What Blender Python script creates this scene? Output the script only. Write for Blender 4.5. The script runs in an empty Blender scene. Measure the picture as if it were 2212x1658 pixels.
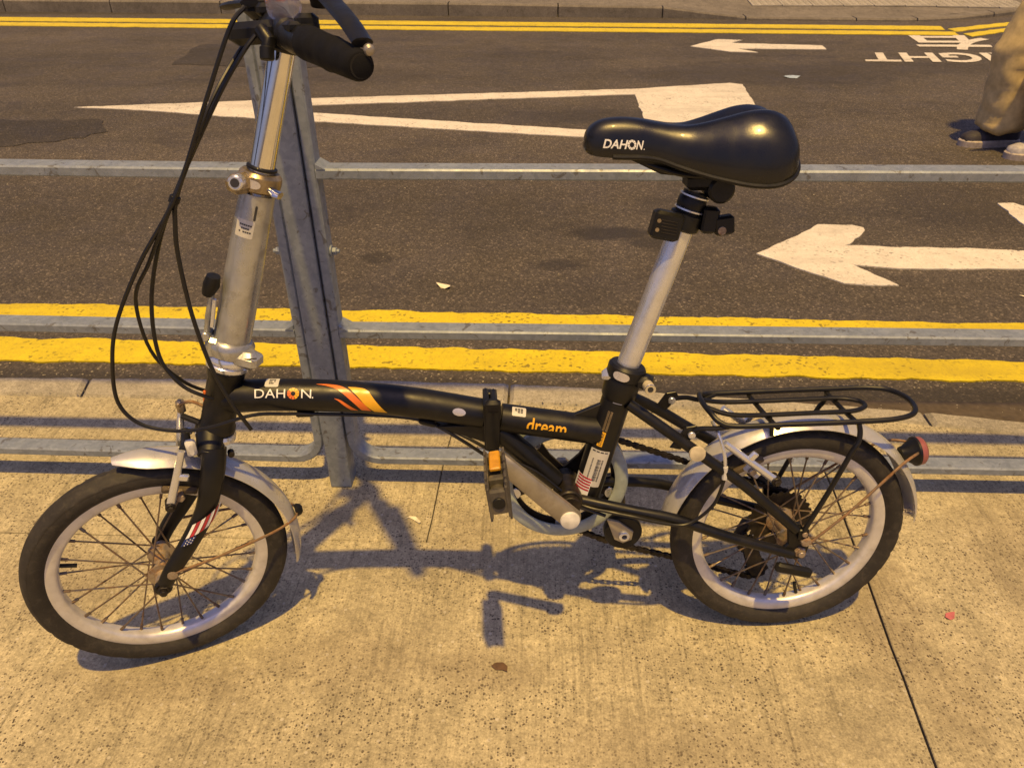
import bpy, bmesh, math, random
from mathutils import Vector, Matrix, noise
R = math.radians
random.seed(7)
S = bpy.context.scene
COL = S.collection

# ------------------------------------------------------------------ camera, sky, lamp light, exposure
def camera():
    pitch, yaw, roll = 0.57726, -0.046277, -0.0107
    f = Vector((math.sin(yaw)*math.cos(pitch), math.cos(yaw)*math.cos(pitch), -math.sin(pitch)))
    r = Vector((math.cos(yaw), -math.sin(yaw), 0)); u = r.cross(f)
    c, s = math.cos(roll), math.sin(roll)
    r, u = c*r + s*u, -s*r + c*u
    M = Matrix((r, u, -f)).transposed().to_4x4(); M.translation = (0, 0, 1.1065)
    cd = bpy.data.cameras.new('camera'); cd.sensor_width = 36; cd.lens = 36*1693.93/2212
    cd.clip_start = .02; cd.clip_end = 400
    cd.dof.use_dof = True; cd.dof.focus_distance = 1.36; cd.dof.aperture_fstop = 15
    o = bpy.data.objects.new('camera', cd); o.matrix_world = M; COL.objects.link(o); S.camera = o
camera()
SUN_DIR = Vector((.055, -.278, 1)).normalized()       # towards the light
ELEV = math.asin(SUN_DIR.z)
w = bpy.data.worlds.new('World'); S.world = w; w.use_nodes = True
nt = w.node_tree; bg = nt.nodes['Background']
sky = nt.nodes.new('ShaderNodeTexSky'); sky.sky_type = 'NISHITA'; sky.sun_disc = False
sky.sun_elevation = ELEV; sky.sun_rotation = R(180); sky.air_density = 1.0; sky.dust_density = 3.0; sky.ozone_density = 1.0
mx = nt.nodes.new('ShaderNodeMix'); mx.data_type = 'RGBA'; mx.blend_type = 'MULTIPLY'; mx.inputs[0].default_value = 1
mx.inputs[7].default_value = (.89, .76, .93, 1)        # night-city sky: the blue pulled towards violet grey
nt.links.new(sky.outputs[0], mx.inputs[6]); nt.links.new(mx.outputs[2], bg.inputs[0])
bg.inputs[1].default_value = .086
sl = bpy.data.lights.new('street_lamp_light', 'SUN'); sl.energy = 4.2; sl.angle = R(1.3); sl.color = (1, .64, .155)
so = bpy.data.objects.new('street_lamp_light', sl); so.rotation_euler = SUN_DIR.to_track_quat('Z', 'Y').to_euler(); COL.objects.link(so)
so.location = (0, -2, 8)
S.view_settings.view_transform = 'Standard'; S.view_settings.look = 'None'; S.view_settings.gamma = 1
S.view_settings.use_curve_mapping = False
S.view_settings.exposure = 0.12
S.cycles.use_denoising = True
S.cycles.max_bounces = 8

# ------------------------------------------------------------------ material helpers
class NT:
    def __init__(s, name):
        s.m = bpy.data.materials.new(name); s.m.use_nodes = True; s.t = s.m.node_tree
        s.b = s.t.nodes['Principled BSDF']
        g = s.t.nodes.new('ShaderNodeNewGeometry'); s.pos = g.outputs['Position']
        tc = s.t.nodes.new('ShaderNodeTexCoord'); s.obj = tc.outputs['Object']
    def n(s, typ, **k):
        nd = s.t.nodes.new(typ)
        for a, v in k.items(): setattr(nd, a, v)
        return nd
    def link(s, a, b): s.t.links.new(a, b)
    def mapping(s, src, scale=(1, 1, 1), loc=(0, 0, 0), rot=(0, 0, 0)):
        m = s.n('ShaderNodeMapping'); m.inputs[3].default_value = scale; m.inputs[1].default_value = loc; m.inputs[2].default_value = rot
        s.link(src, m.inputs[0]); return m.outputs[0]
    def noise(s, src, scale, detail=3, rough=.55, dist=0):
        n = s.n('ShaderNodeTexNoise'); n.inputs['Scale'].default_value = scale; n.inputs['Detail'].default_value = detail
        n.inputs['Roughness'].default_value = rough; n.inputs['Distortion'].default_value = dist; s.link(src, n.inputs['Vector']); return n.outputs['Fac']
    def voro(s, src, scale, feat='F1', out='Distance', rnd=1):
        n = s.n('ShaderNodeTexVoronoi', feature=feat); n.inputs['Scale'].default_value = scale; n.inputs['Randomness'].default_value = rnd
        s.link(src, n.inputs['Vector']); return n.outputs[out]
    def ramp(s, src, stops, interp='LINEAR'):
        n = s.n('ShaderNodeValToRGB'); cr = n.color_ramp; cr.interpolation = interp
        while len(cr.elements) > 1: cr.elements.remove(cr.elements[0])
        first = True
        for p, c in stops:
            if not isinstance(c, (tuple, list)): c = (c, c, c)
            e = cr.elements[0] if first else cr.elements.new(p)
            e.position = p; e.color = (*c[:3], 1); first = False
        s.link(src, n.inputs[0]); return n.outputs[0]
    def mix(s, fac, a, b, blend='MIX'):
        n = s.n('ShaderNodeMix', data_type='RGBA', blend_type=blend)
        for i, v in ((0, fac), (6, a), (7, b)):
            sock = n.inputs[i]
            if isinstance(v, (int, float)): sock.default_value = v if i == 0 else (v, v, v, 1)
            elif isinstance(v, tuple): sock.default_value = (*v[:3], 1)
            else: s.link(v, sock)
        return n.outputs[2]
    def math(s, op, a, b=0, c=None):
        n = s.n('ShaderNodeMath', operation=op)
        for i, v in enumerate((a, b) if c is None else (a, b, c)):
            if isinstance(v, (int, float)): n.inputs[i].default_value = v
            else: s.link(v, n.inputs[i])
        return n.outputs[0]
    def bump(s, h, strength=.3, dist=.002, prev=None):
        n = s.n('ShaderNodeBump'); n.inputs['Strength'].default_value = strength; n.inputs['Distance'].default_value = dist
        s.link(h, n.inputs['Height'])
        if prev: s.link(prev, n.inputs['Normal'])
        return n.outputs[0]
    def blobs(s, lst, nscale=14, namp=.55, soft=.35):
        """ragged-edged spots: (x, y, rx, ry, strength) on the ground"""
        nz = s.noise(s.pos, nscale, 6, .72); tot = None
        for x, y, rx, ry, st in lst:
            m = s.mapping(s.pos, (1/rx, 1/ry, 0), (-x/rx, -y/ry, 0)); L = s.n('ShaderNodeVectorMath', operation='LENGTH'); s.link(m, L.inputs[0])
            d = s.math('ADD', L.outputs['Value'], s.math('MULTIPLY', s.math('SUBTRACT', nz, .5), namp*3))
            f = s.n('ShaderNodeMapRange'); f.interpolation_type = 'SMOOTHSTEP'; f.inputs[1].default_value = 1+soft; f.inputs[2].default_value = 1-soft; f.inputs[3].default_value = 0; f.inputs[4].default_value = st
            s.link(d, f.inputs[0]); tot = f.outputs[0] if tot is None else s.math('MAXIMUM', tot, f.outputs[0])
        return tot
    def set(s, **k):
        for a, v in k.items():
            sock = s.b.inputs[a.replace('_', ' ')]
            if isinstance(v, (int, float)): sock.default_value = v
            elif isinstance(v, tuple): sock.default_value = (*v[:3], 1)
            else: s.link(v, sock)
        return s
def simple(name, col, rough=.5, metal=0, var=.25, scale=60, bump=0., bscale=300, coat=0, dirt=None, dirt_amt=.5, rvar=.12, spec=.5):
    """paint, plastic, metal: colour with blotchy variation, uneven gloss, fine relief, optional grime"""
    t = NT(name); n1 = t.noise(t.obj, scale, 4)
    lo = tuple(c*(1-var) for c in col); hi = tuple(min(1, c*(1+var)) for c in col)
    c = t.ramp(n1, [(.3, lo), (.7, hi)])
    if dirt:
        d = t.ramp(t.noise(t.obj, scale*.45, 6, .7, .6), [(.5, 0), (.72, dirt_amt)])
        c = t.mix(d, c, dirt)
    r = t.ramp(t.noise(t.obj, scale*.8, 3), [(.3, max(0, rough-rvar)), (.7, min(1, rough+rvar))])
    t.set(Base_Color=c, Roughness=r, Metallic=metal, Coat_Weight=coat, Specular_IOR_Level=spec)
    if bump: t.set(Normal=t.bump(t.noise(t.obj, bscale, 2), bump, .001))
    return t.m

def concrete(name, base=(.475, .42, .285), pits=True, broom=True):
    t = NT(name); p = t.pos
    big = t.noise(p, 2.2, 4, .6); med = t.noise(p, 14, 5, .65)
    c = t.ramp(big, [(.3, tuple(x*.78 for x in base)), (.68, tuple(x*1.12 for x in base))])
    c = t.mix(.8, c, t.ramp(med, [(.3, .68), (.62, 1.10)]), 'MULTIPLY'); c = t.mix(.85, c, t.ramp(t.noise(p, 85, 5, .8), [(.34, .62), (.64, 1.18)]), 'MULTIPLY')
    fine = t.noise(p, 260, 3, .7)
    c = t.mix(.8, c, t.ramp(fine, [(.3, .62), (.7, 1.25)]), 'MULTIPLY')
    h = t.math('MULTIPLY', fine, .6)
    if broom:
        bp = t.mapping(p, (1, .03, 1), rot=(0, 0, R(-4)))
        br = t.noise(bp, 130, 4, .7); br2 = t.noise(t.mapping(p, (1, .05, 1), loc=(3, 1, 0), rot=(0, 0, R(-7))), 30, 5, .75)
        c = t.mix(t.ramp(t.noise(t.mapping(p, (1, .6, 1), loc=(5, 2, 0)), 3.4, 3, .6), [(.36, .25), (.62, .85)]), c, t.ramp(br, [(.30, .52), (.5, 1.06)]), 'MULTIPLY')
        c = t.mix(t.ramp(t.noise(p, 2.6, 3, .6), [(.40, .25), (.62, .95)]), c, t.ramp(br2, [(.31, .42), (.42, 1.0)]), 'MULTIPLY')
        h = t.math('ADD', h, t.math('MULTIPLY', br, 1.3))
    if pits:
        wob = t.n('ShaderNodeVectorMath', operation='ADD'); nz = t.n('ShaderNodeTexNoise'); nz.inputs['Scale'].default_value = 90
        sc = t.n('ShaderNodeVectorMath', operation='SCALE'); sc.inputs['Scale'].default_value = .0048
        t.link(p, nz.inputs['Vector']); t.link(nz.outputs['Color'], sc.inputs[0]); t.link(p, wob.inputs[0]); t.link(sc.outputs[0], wob.inputs[1])
        vd = t.voro(wob.outputs[0], 215); vc = t.voro(wob.outputs[0], 215, out='Color')
        sp = t.n('ShaderNodeSeparateColor'); t.link(vc, sp.inputs[0])
        size = t.math('MULTIPLY', t.math('MAXIMUM', t.math('SUBTRACT', sp.outputs[0], .30), 0), .72)
        pit = t.math('GREATER_THAN', t.math('SUBTRACT', size, vd), 0)
        patch = t.ramp(t.noise(p, 5, 3, .6), [(.34, 0.2), (.58, 1)])
        pit = t.math('MULTIPLY', pit, patch)
        pit = t.math('MULTIPLY', pit, t.ramp(sp.outputs[1], [(.0, .6), (.7, .98)]))
        c = t.mix(pit, c, (.075, .058, .042))
        h = t.math('SUBTRACT', h, t.math('MULTIPLY', pit, 2.5))
        vl = t.voro(p, 95, out='Color'); s2 = t.n('ShaderNodeSeparateColor'); t.link(vl, s2.inputs[0])
        li = t.math('MULTIPLY', t.math('GREATER_THAN', s2.outputs[0], .93), t.math('LESS_THAN', t.voro(p, 95), .28))
        c = t.mix(t.math('MULTIPLY', li, .45), c, (.60, .56, .48))
    st = t.ramp(t.noise(p, 6.5, 6, .72, .8), [(.56, 0), (.74, .42)])
    c = t.mix(st, c, (.19, .16, .12))
    if pits: c = t.mix(t.blobs(DIRT, 22, .6, .6), c, (.15, .115, .075))
    t.set(Base_Color=c, Roughness=.88, Normal=t.bump(h, .55, .0016)); return t.m

STAINS = [(.27, 2.96, .16, .075, .8), (.42, 2.86, .09, .07, .7), (-.62, 2.70, .07, .05, .6), (.05, 2.65, .10, .045, .65), (-1.25, 2.68, .22, .10, .35), (.35, 4.75, .45, .16, .4), (1.75, 3.3, .30, .30, .45), (1.5, 5.9, 1.0, .35, .5), (-1.3, 5.9, .6, .25, .35), (2.4, 6.1, .8, .22, .4),
          (-1.2, 1.84, 1.6, .045, .55), (.9, 1.80, .9, .06, .6), (-3.5, 8.95, 4, .12, .5)]
DIRT = [(-.62, .79, .16, .05, .30), (-.10, .83, .10, .04, .32), (.60, 1.0, .08, .16, .42), (.66, .80, .05, .10, .3), (-.32, .84, .14, .06, .25), (.20, .70, .20, .05, .25), (-.12, 1.15, .10, .09, .2), (.35, .98, .14, .03, .2), (-.9, 1.0, .12, .08, .25), (.95, 1.1, .12, .2, .3), (-.5, 1.2, .2, .05, .25), (.1, 1.35, .5, .05, .2)]
def asphalt(name, dark=1.0):
    t = NT(name); p = t.pos
    base = t.ramp(t.noise(p, .9, 4, .6), [(.3, (.060*dark, .051*dark, .043*dark)), (.7, (.090*dark, .076*dark, .063*dark))])
    vc = t.voro(p, 170, out='Color'); sp = t.n('ShaderNodeSeparateColor'); t.link(vc, sp.inputs[0])
    g = t.ramp(sp.outputs[0], [(0, .45), (.62, 1.0), (.86, 1.25), (.95, 2.1), (1, 3.4)])
    c = t.mix(.8, base, g, 'MULTIPLY')
    c = t.mix(.5, c, t.ramp(t.noise(p, 38, 4, .7), [(.3, .6), (.7, 1.35)]), 'MULTIPLY')
    st = t.ramp(t.noise(t.mapping(p, (.7, 1.2, 1)), 2.6, 5, .68, .5), [(.54, 0), (.64, .6)])
    c = t.mix(t.math('MULTIPLY', st, .6), c, (.026, .022, .022))
    c = t.mix(.5, c, t.ramp(t.noise(t.mapping(p, (.10, 1.1, 1)), 1.6, 4, .6), [(.34, .66), (.66, 1.28)]), 'MULTIPLY')
    c = t.mix(t.blobs(STAINS), c, (.020, .017, .016))
    cr = t.ramp(t.noise(t.mapping(p, (.5, 1, 1)), 2.3, 7, .7, 1.4), [(.494, 0), (.5, .5), (.506, 0)])
    c = t.mix(cr, c, (.022, .018, .016))
    d = t.voro(p, 170)
    t.set(Base_Color=c, Roughness=t.ramp(t.noise(p, 5, 3), [(.35, .68), (.7, .9)]), Normal=t.bump(t.math('SUBTRACT', 1, d), .7, .003)); return t.m

def road_paint(name, col, worn, wear=.5):
    t = NT(name); p = t.pos
    c = t.ramp(t.noise(p, 9, 5, .65), [(.3, tuple(x*.84 for x in col)), (.65, col)])
    c = t.mix(.5, c, t.ramp(t.noise(p, 150, 3, .7), [(.3, .72), (.65, 1.08)]), 'MULTIPLY')
    sp = t.ramp(t.noise(p, 55, 5, .75, .4), [(.57, 0), (.66, wear)])
    c = t.mix(sp, c, worn)
    cr = t.ramp(t.noise(t.mapping(p, (1, .6, 1)), 6, 6, .75, 1.5), [(.485, 0), (.5, .35), (.515, 0)])
    c = t.mix(cr, c, worn)
    vs_ = t.voro(p, 120, out='Color'); s2 = t.n('ShaderNodeSeparateColor'); t.link(vs_, s2.inputs[0])
    ch = t.math('MULTIPLY', t.math('GREATER_THAN', s2.outputs[0], .90), t.ramp(t.noise(p, 7, 4, .7), [(.42, 0), (.6, .75)]))
    c = t.mix(ch, c, tuple(x*.35 for x in worn))
    tr = t.ramp(t.noise(t.mapping(p, (.25, 1.5, 1)), 3.5, 5, .65), [(.5, 0), (.72, .45)])
    c = t.mix(tr, c, tuple(x*.8 for x in worn))
    t.set(Base_Color=c, Roughness=.62, Normal=t.bump(t.noise(p, 170, 3, .7), .5, .0015)); return t.m

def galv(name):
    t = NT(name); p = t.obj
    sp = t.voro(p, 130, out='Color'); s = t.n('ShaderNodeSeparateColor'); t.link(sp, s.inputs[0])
    c = t.ramp(s.outputs[0], [(0, (.23, .27, .345)), (1, (.29, .335, .42))])  # zinc grey pushed bluer to stand in for cool light from the camera side
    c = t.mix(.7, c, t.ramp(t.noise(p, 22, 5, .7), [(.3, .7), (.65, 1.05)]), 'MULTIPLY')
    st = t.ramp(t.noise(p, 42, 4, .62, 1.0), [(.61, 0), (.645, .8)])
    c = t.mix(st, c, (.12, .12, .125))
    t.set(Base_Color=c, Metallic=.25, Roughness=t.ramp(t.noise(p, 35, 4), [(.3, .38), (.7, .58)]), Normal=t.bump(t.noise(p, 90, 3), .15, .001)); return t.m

def tyre_rubber(name):
    t = NT(name); p = t.obj
    c = t.ramp(t.noise(p, 30, 5, .65), [(.3, (.016, .014, .013)), (.7, (.030, .026, .023))])
    d = t.ramp(t.noise(p, 75, 5, .7, .5), [(.5, 0), (.75, .4)])
    c = t.mix(d, c, (.10, .085, .065))
    t.set(Base_Color=c, Roughness=.72, Normal=t.bump(t.noise(p, 420, 2), .35, .0008)); return t.m

def rusty(name, metal=(.30, .27, .24), rust=(.16, .075, .03), amt=(.35, .6)):
    t = NT(name); p = t.pos
    f = t.ramp(t.noise(p, 55, 5, .7), [(amt[0], 0), (amt[1], 1)])
    c = t.mix(f, metal, t.ramp(t.noise(p, 160, 3), [(.3, tuple(x*.6 for x in rust)), (.7, tuple(x*1.4 for x in rust))]))
    t.set(Base_Color=c, Metallic=t.math('MULTIPLY', t.math('SUBTRACT', 1, f), .8), Roughness=t.ramp(f, [(0, .4), (1, .85)]))
    return t.m

M = dict(
    slab=concrete('pavement_concrete'), kerb=concrete('kerb_concrete', (.40, .37, .31), False, False),
    far=concrete('far_pavement_concrete', (.20, .18, .16), False, True), gapdirt=simple('joint_dirt', (.075, .058, .042), .95),
    asphalt=asphalt('asphalt'), patch=asphalt('asphalt_patch', .55),
    yellow=road_paint('yellow_road_paint', (.70, .56, .010), (.36, .27, .03), .5),
    white=road_paint('white_road_paint', (.74, .70, .64), (.34, .31, .27), .35),
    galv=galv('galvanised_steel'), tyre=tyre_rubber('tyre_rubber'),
    black=simple('black_frame_paint', (.006, .006, .007), .40, 0, .3, 40, .05, 500, 0, (.04, .034, .03), .22, spec=.4),
    blackp=simple('black_plastic', (.007, .007, .0078), .44, 0, .3, 50, .12, 500, spec=.35),
    vinyl=simple('saddle_vinyl', (.005, .005, .006), .30, 0, .25, 30, .10, 900, .15),
    housing=simple('cable_housing', (.006, .0055, .0055), .42),
    grip=simple('grip_rubber', (.006, .006, .0075), .8, 0, .3, 50, .2, 700, spec=.18),
    alloy=simple('brushed_alloy', (.74, .76, .84), .22, .75, .06, 40, .03, 500, 0, (.30, .27, .22), .15),
    rim=simple('rim_alloy', (.68, .67, .70), .40, .45, .1, 60, .05, 500, 0, (.30, .26, .20), .3),
    chrome=simple('polished_chrome', (.80, .79, .78), .10, 1, .06, 50, 0, 1, 0, None, 0, .04),
    silverp=simple('silver_stem_paint', (.46, .47, .48), .30, .65, .10, 45, .04, 500, 0, (.14, .115, .08), .5),
    fender=simple('silver_mudguard', (.56, .56, .58), .30, .45, .08, 35, .03, 400, 0, (.36, .31, .25), .35),
    bronze=simple('stained_clamp_metal', (.36, .29, .19), .34, .75, .3, 60, .05, 400, 0, (.08, .06, .04), .6),
    rust=rusty('rusted_wire', (.28, .20, .13), (.20, .10, .045)), spoke=rusty('spoke_steel', (.22, .185, .155), (.13, .075, .042), (.4, .62)),
    hub=rusty('hub_metal', (.44, .38, .31), (.22, .13, .065), (.42, .62)), grease=simple('greasy_steel', (.026, .021, .017), .45, .4, .5, 80),
    crank=simple('crank_alloy', (.36, .33, .285), .42, .6, .14, 45, .04, 400, 0, (.19, .155, .11), .5),
    guard=simple('guard_plastic', (.33, .385, .40), .32, 0, .18, 50, .05, 300, 0, (.20, .20, .17), .55),
    whitep=simple('white_plastic', (.66, .65, .63), .4), sticker=simple('white_sticker', (.56, .55, .52), .45, 0, .05),
    ink=simple('ink_print', (.03, .03, .035), .55), letter=simple('white_lettering', (.82, .82, .82), .4, 0, .05),
    orange=simple('orange_decal', (.75, .17, .025), .35, 0, .08), gold=simple('yellow_decal', (.80, .43, .02), .35, 0, .08),
    red=simple('red_decal', (.42, .03, .045), .4), navy=simple('navy_decal', (.02, .035, .16), .4),
    amber=simple('amber_reflector', (.62, .30, .015), .25), lens=simple('faded_red_lens', (.27, .085, .085), .3, 0, .1),
    cap=simple('cream_rubber_cap', (.52, .46, .33), .5), silverst=simple('silver_sticker', (.62, .60, .64), .25, .5, .1),
    trouser=simple('khaki_cloth', (.58, .45, .22), .9, 0, .2, 25, .35, 260), shirt=simple('dark_cloth', (.06, .06, .075), .9, 0, .2, 25, .2, 300),
    skin=simple('skin', (.48, .30, .21), .5), hair=simple('hair', (.012, .010, .009), .5, 0, .3, 90, .4, 300),
    shoe=simple('shoe_fabric', (.030, .026, .038), .7, 0, .3, 40, .2, 300), sole=simple('shoe_sole', (.40, .35, .32), .6),
    shoew=simple('shoe_white_leather', (.40, .38, .40), .5), paper=simple('scrap_paper', (.74, .68, .52), .7), leaf=simple('dry_leaf', (.10, .055, .03), .8),
    petal=simple('pink_petal', (.42, .12, .13), .6), tile=simple('tactile_tile', (.33, .31, .285), .8, 0, .15, 8, .2, 200),
    glint=simple('blue_glint', (.42, .52, .62), .25), brakepad=simple('brake_rubber', (.10, .075, .05), .7))
def clear_plastic():
    t = NT('clear_plastic'); t.set(Base_Color=(.86, .82, .98), Roughness=.12, Transmission_Weight=.95, IOR=1.12, Alpha=.45); return t.m
M['clear'] = clear_plastic()

# ------------------------------------------------------------------ geometry helpers
def V(*a): return Vector(a)
class G:
    """collects shapes, then links them as one mesh object"""
    def __init__(s): s.v = []; s.f = []; s.mi = []; s.cur = 0
    def add(s, vs, fs):
        b = len(s.v); s.v += [Vector(v) for v in vs]; s.f += [[b+i for i in f] for f in fs]; s.mi += [s.cur]*len(fs); return s
    def tube(s, pts, r, n=12, cap=True, up=None, closed=False):
        pts = [Vector(p) for p in pts]; N = len(pts)
        rs = r if isinstance(r, (list, tuple)) else [r]*N
        T = []
        for i in range(N):
            a = pts[(i-1) % N] if (closed or i > 0) else pts[0]; b = pts[(i+1) % N] if (closed or i < N-1) else pts[-1]
            T.append((b-a).normalized())
        u = Vector(up) if up else (V(0, 0, 1) if abs(T[0].z) < .9 else V(0, 1, 0))
        vs = []; prev = None
        for i in range(N):
            if prev is None or up: e = u - T[i]*u.dot(T[i])
            else: e = prev - T[i]*prev.dot(T[i])
            if e.length < 1e-6: e = T[i].orthogonal()
            e.normalize(); prev = e; g = T[i].cross(e)
            ra, rb = rs[i] if isinstance(rs[i], (list, tuple)) else (rs[i], rs[i])
            for k in range(n):
                a = 2*math.pi*k/n; vs.append(pts[i] + e*math.cos(a)*ra + g*math.sin(a)*rb)
        fs = []
        for i in range(N if closed else N-1):
            j = (i+1) % N
            for k in range(n): fs.append([i*n+k, i*n+(k+1) % n, j*n+(k+1) % n, j*n+k])
        if cap and not closed: fs.append(list(range(n))[::-1]); fs.append([(N-1)*n+k for k in range(n)])
        return s.add(vs, fs)
    def lathe(s, prof, o, axis, n=32, closed=False):
        """prof: (radius, height along axis)"""
        o = Vector(o); ax = Vector(axis).normalized(); e = ax.orthogonal().normalized(); g = ax.cross(e); vs = []; fs = []
        for r_, h in prof:
            for k in range(n):
                a = 2*math.pi*k/n; vs.append(o + ax*h + (e*math.cos(a) + g*math.sin(a))*max(r_, 1e-5))
        m = len(prof)
        for i in range(m if closed else m-1):
            j = (i+1) % m
            for k in range(n): fs.append([i*n+k, i*n+(k+1) % n, j*n+(k+1) % n, j*n+k])
        if not closed:
            fs.append([k for k in range(n)][::-1]); fs.append([(m-1)*n+k for k in range(n)])
        return s.add(vs, fs)
    def cyl(s, a, b, r, n=16, bev=None):
        a, b = Vector(a), Vector(b); L = (b-a).length; e = bev if bev is not None else min(r*.18, L*.25)
        return s.lathe([(r-e, 0), (r, e), (r, L-e), (r-e, L)], a, b-a, n)
    def box(s, c, size, X=(1, 0, 0), Z=(0, 0, 1), bev=.001, taper=1.0):
        X = Vector(X).normalized(); Z = Vector(Z); Z = (Z - X*Z.dot(X)).normalized(); Y = Z.cross(X); c = Vector(c)
        hx, hy, hz = [d/2 for d in size]; b = min(bev, hx*.6, hy*.6, hz*.6)
        vs = []; fs = []
        # two-ring chamfered box: rings at z = -hz, -hz+b, hz-b, hz
        rings = [(-hz, b, 1), (-hz+b, 0, 1), (hz-b, 0, taper), (hz, b, taper)]
        for z, ins, tp in rings:
            x, y = (hx-ins)*tp, (hy-ins)*tp; q = b*.7
            for px, py in ((x-q, -y), (x, -y+q), (x, y-q), (x-q, y), (-x+q, y), (-x, y-q), (-x, -y+q), (-x+q, -y)): vs.append(c + X*px + Y*py + Z*z)
        for i in range(3):
            for k in range(8): fs.append([i*8+k, i*8+(k+1) % 8, (i+1)*8+(k+1) % 8, (i+1)*8+k])
        fs.append(list(range(8))[::-1]); fs.append([24+k for k in range(8)])
        return s.add(vs, fs)
    def prism(s, poly, h0, h1, mp, bev=0):
        """poly: 2D points; mp(x, y, h) -> Vector; top edge bevelled by bev"""
        n = len(poly); cx = sum(p[0] for p in poly)/n; cy = sum(p[1] for p in poly)/n
        area = sum(poly[i][0]*poly[(i+1) % n][1]-poly[(i+1) % n][0]*poly[i][1] for i in range(n))
        if area < 0: poly = poly[::-1]
        def inset(d):
            out = []
            for i in range(n):
                a, b, c = Vector(poly[i-1]), Vector(poly[i]), Vector(poly[(i+1) % n])
                d1 = (b-a).normalized(); d2 = (c-b).normalized(); n1 = V(-d1.y, d1.x); n2 = V(-d2.y, d2.x); k = n1+n2
                k = k/max(.3, k.dot(n1)) if k.length > 1e-6 else n1
                out.append(b + k*d)
            return out
        rings = [(poly, h0)]
        if bev: rings += [(poly, h1-bev), (inset(bev), h1)]
        else: rings += [(poly, h1)]
        vs = [mp(p[0], p[1], h) for pl, h in rings for p in pl]; fs = []
        m = len(rings)
        for i in range(m-1):
            for k in range(n): fs.append([i*n+k, i*n+(k+1) % n, (i+1)*n+(k+1) % n, (i+1)*n+k])
        fs.append([k for k in range(n)][::-1]); fs.append([(m-1)*n+k for k in range(n)])
        return s.add(vs, fs)
    def build(s, name, mat, parent=None, smooth=35, label=None, kind=None, cat=None, group=None, M4=None):
        me = bpy.data.meshes.new(name); me.from_pydata([tuple(v) for v in s.v], [], s.f)
        for mm in (mat if isinstance(mat, (list, tuple)) else [mat]): me.materials.append(mm)
        for i, p in enumerate(me.polygons): p.material_index = s.mi[i]
        bm = bmesh.new(); bm.from_mesh(me); bmesh.ops.recalc_face_normals(bm, faces=bm.faces)
        if smooth:
            for f in bm.faces: f.smooth = True
            for e in bm.edges:
                if len(e.link_faces) == 2 and e.calc_face_angle(0) > R(smooth): e.smooth = False
        bm.to_mesh(me); bm.free()
        o = bpy.data.objects.new(name, me); COL.objects.link(o)
        if parent: o.parent = parent
        if M4: o.matrix_local = M4
        return tag(o, label, kind, cat, group)
def tag(o, label=None, kind=None, cat=None, group=None):
    for k, v in (('label', label), ('kind', kind), ('category', cat), ('group', group)):
        if v: o[k] = v
    return o
def empty(name, parent=None, mat=None, **k):
    o = bpy.data.objects.new(name, None); o.empty_display_size = .05; COL.objects.link(o)
    if parent: o.parent = parent
    if mat: o.matrix_local = mat
    return tag(o, **k)
def copyobj(o, parent, mat=None):
    c = o.copy(); COL.objects.link(c); c.parent = parent
    if mat: c.matrix_local = mat
    return c
def crom(pts, n=8, closed=False):
    pts = [Vector(p) for p in pts]; N = len(pts); out = []
    for i in range(N if closed else N-1):
        p1, p2 = pts[i], pts[(i+1) % N]
        p0 = pts[(i-1) % N] if (closed or i) else p1*2-p2; p3 = pts[(i+2) % N] if (closed or i+2 < N) else p2*2-p1
        for k in range(n):
            t = k/n; out.append(.5*((2*p1)+(p2-p0)*t+(2*p0-5*p1+4*p2-p3)*t*t+(3*p1-p0-3*p2+p3)*t**3))
    if not closed: out.append(pts[-1])
    return out
def lerp(a, b, t): return a+(b-a)*t
def text_mesh(txt, shear=0., spacing=1.0, offset=0.):
    """flat triangles of a line of lettering, scaled to unit cap box: returns verts (u 0..w, v 0..1), faces"""
    cu = bpy.data.curves.new('letters', 'FONT'); cu.body = txt; cu.shear = shear; cu.space_character = spacing; cu.resolution_u = 4; cu.offset = offset
    o = bpy.data.objects.new('letters', cu); COL.objects.link(o)
    dg = bpy.context.evaluated_depsgraph_get(); dg.update(); me = bpy.data.meshes.new_from_object(o.evaluated_get(dg))
    bpy.data.objects.remove(o); bpy.data.curves.remove(cu)
    vs = [v.co.copy() for v in me.vertices]; fs = [list(p.vertices) for p in me.polygons]; bpy.data.meshes.remove(me)
    if not vs: return [], []
    x0 = min(v.x for v in vs); x1 = max(v.x for v in vs); y0 = min(v.y for v in vs); y1 = max(v.y for v in vs)
    return [((v.x-x0)/(x1-x0), (v.y-y0)/(y1-y0)) for v in vs], fs
def cut_strips(vs, fs, step):
    """split a flat mesh along constant-v lines so that it can be bent"""
    bm = bmesh.new(); bv = [bm.verts.new((a, b, 0)) for a, b in vs]
    for f in fs:
        try: bm.faces.new([bv[i] for i in f])
        except ValueError: pass
    lo = min(b for a, b in vs); hi = max(b for a, b in vs); k = lo+step
    while k < hi-1e-6:
        bmesh.ops.bisect_plane(bm, geom=bm.verts[:]+bm.edges[:]+bm.faces[:], plane_co=(0, k, 0), plane_no=(0, 1, 0)); k += step
    bm.verts.index_update(); out = [(v.co.x, v.co.y) for v in bm.verts], [[v.index for v in f.verts] for f in bm.faces]; bm.free(); return out

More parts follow.
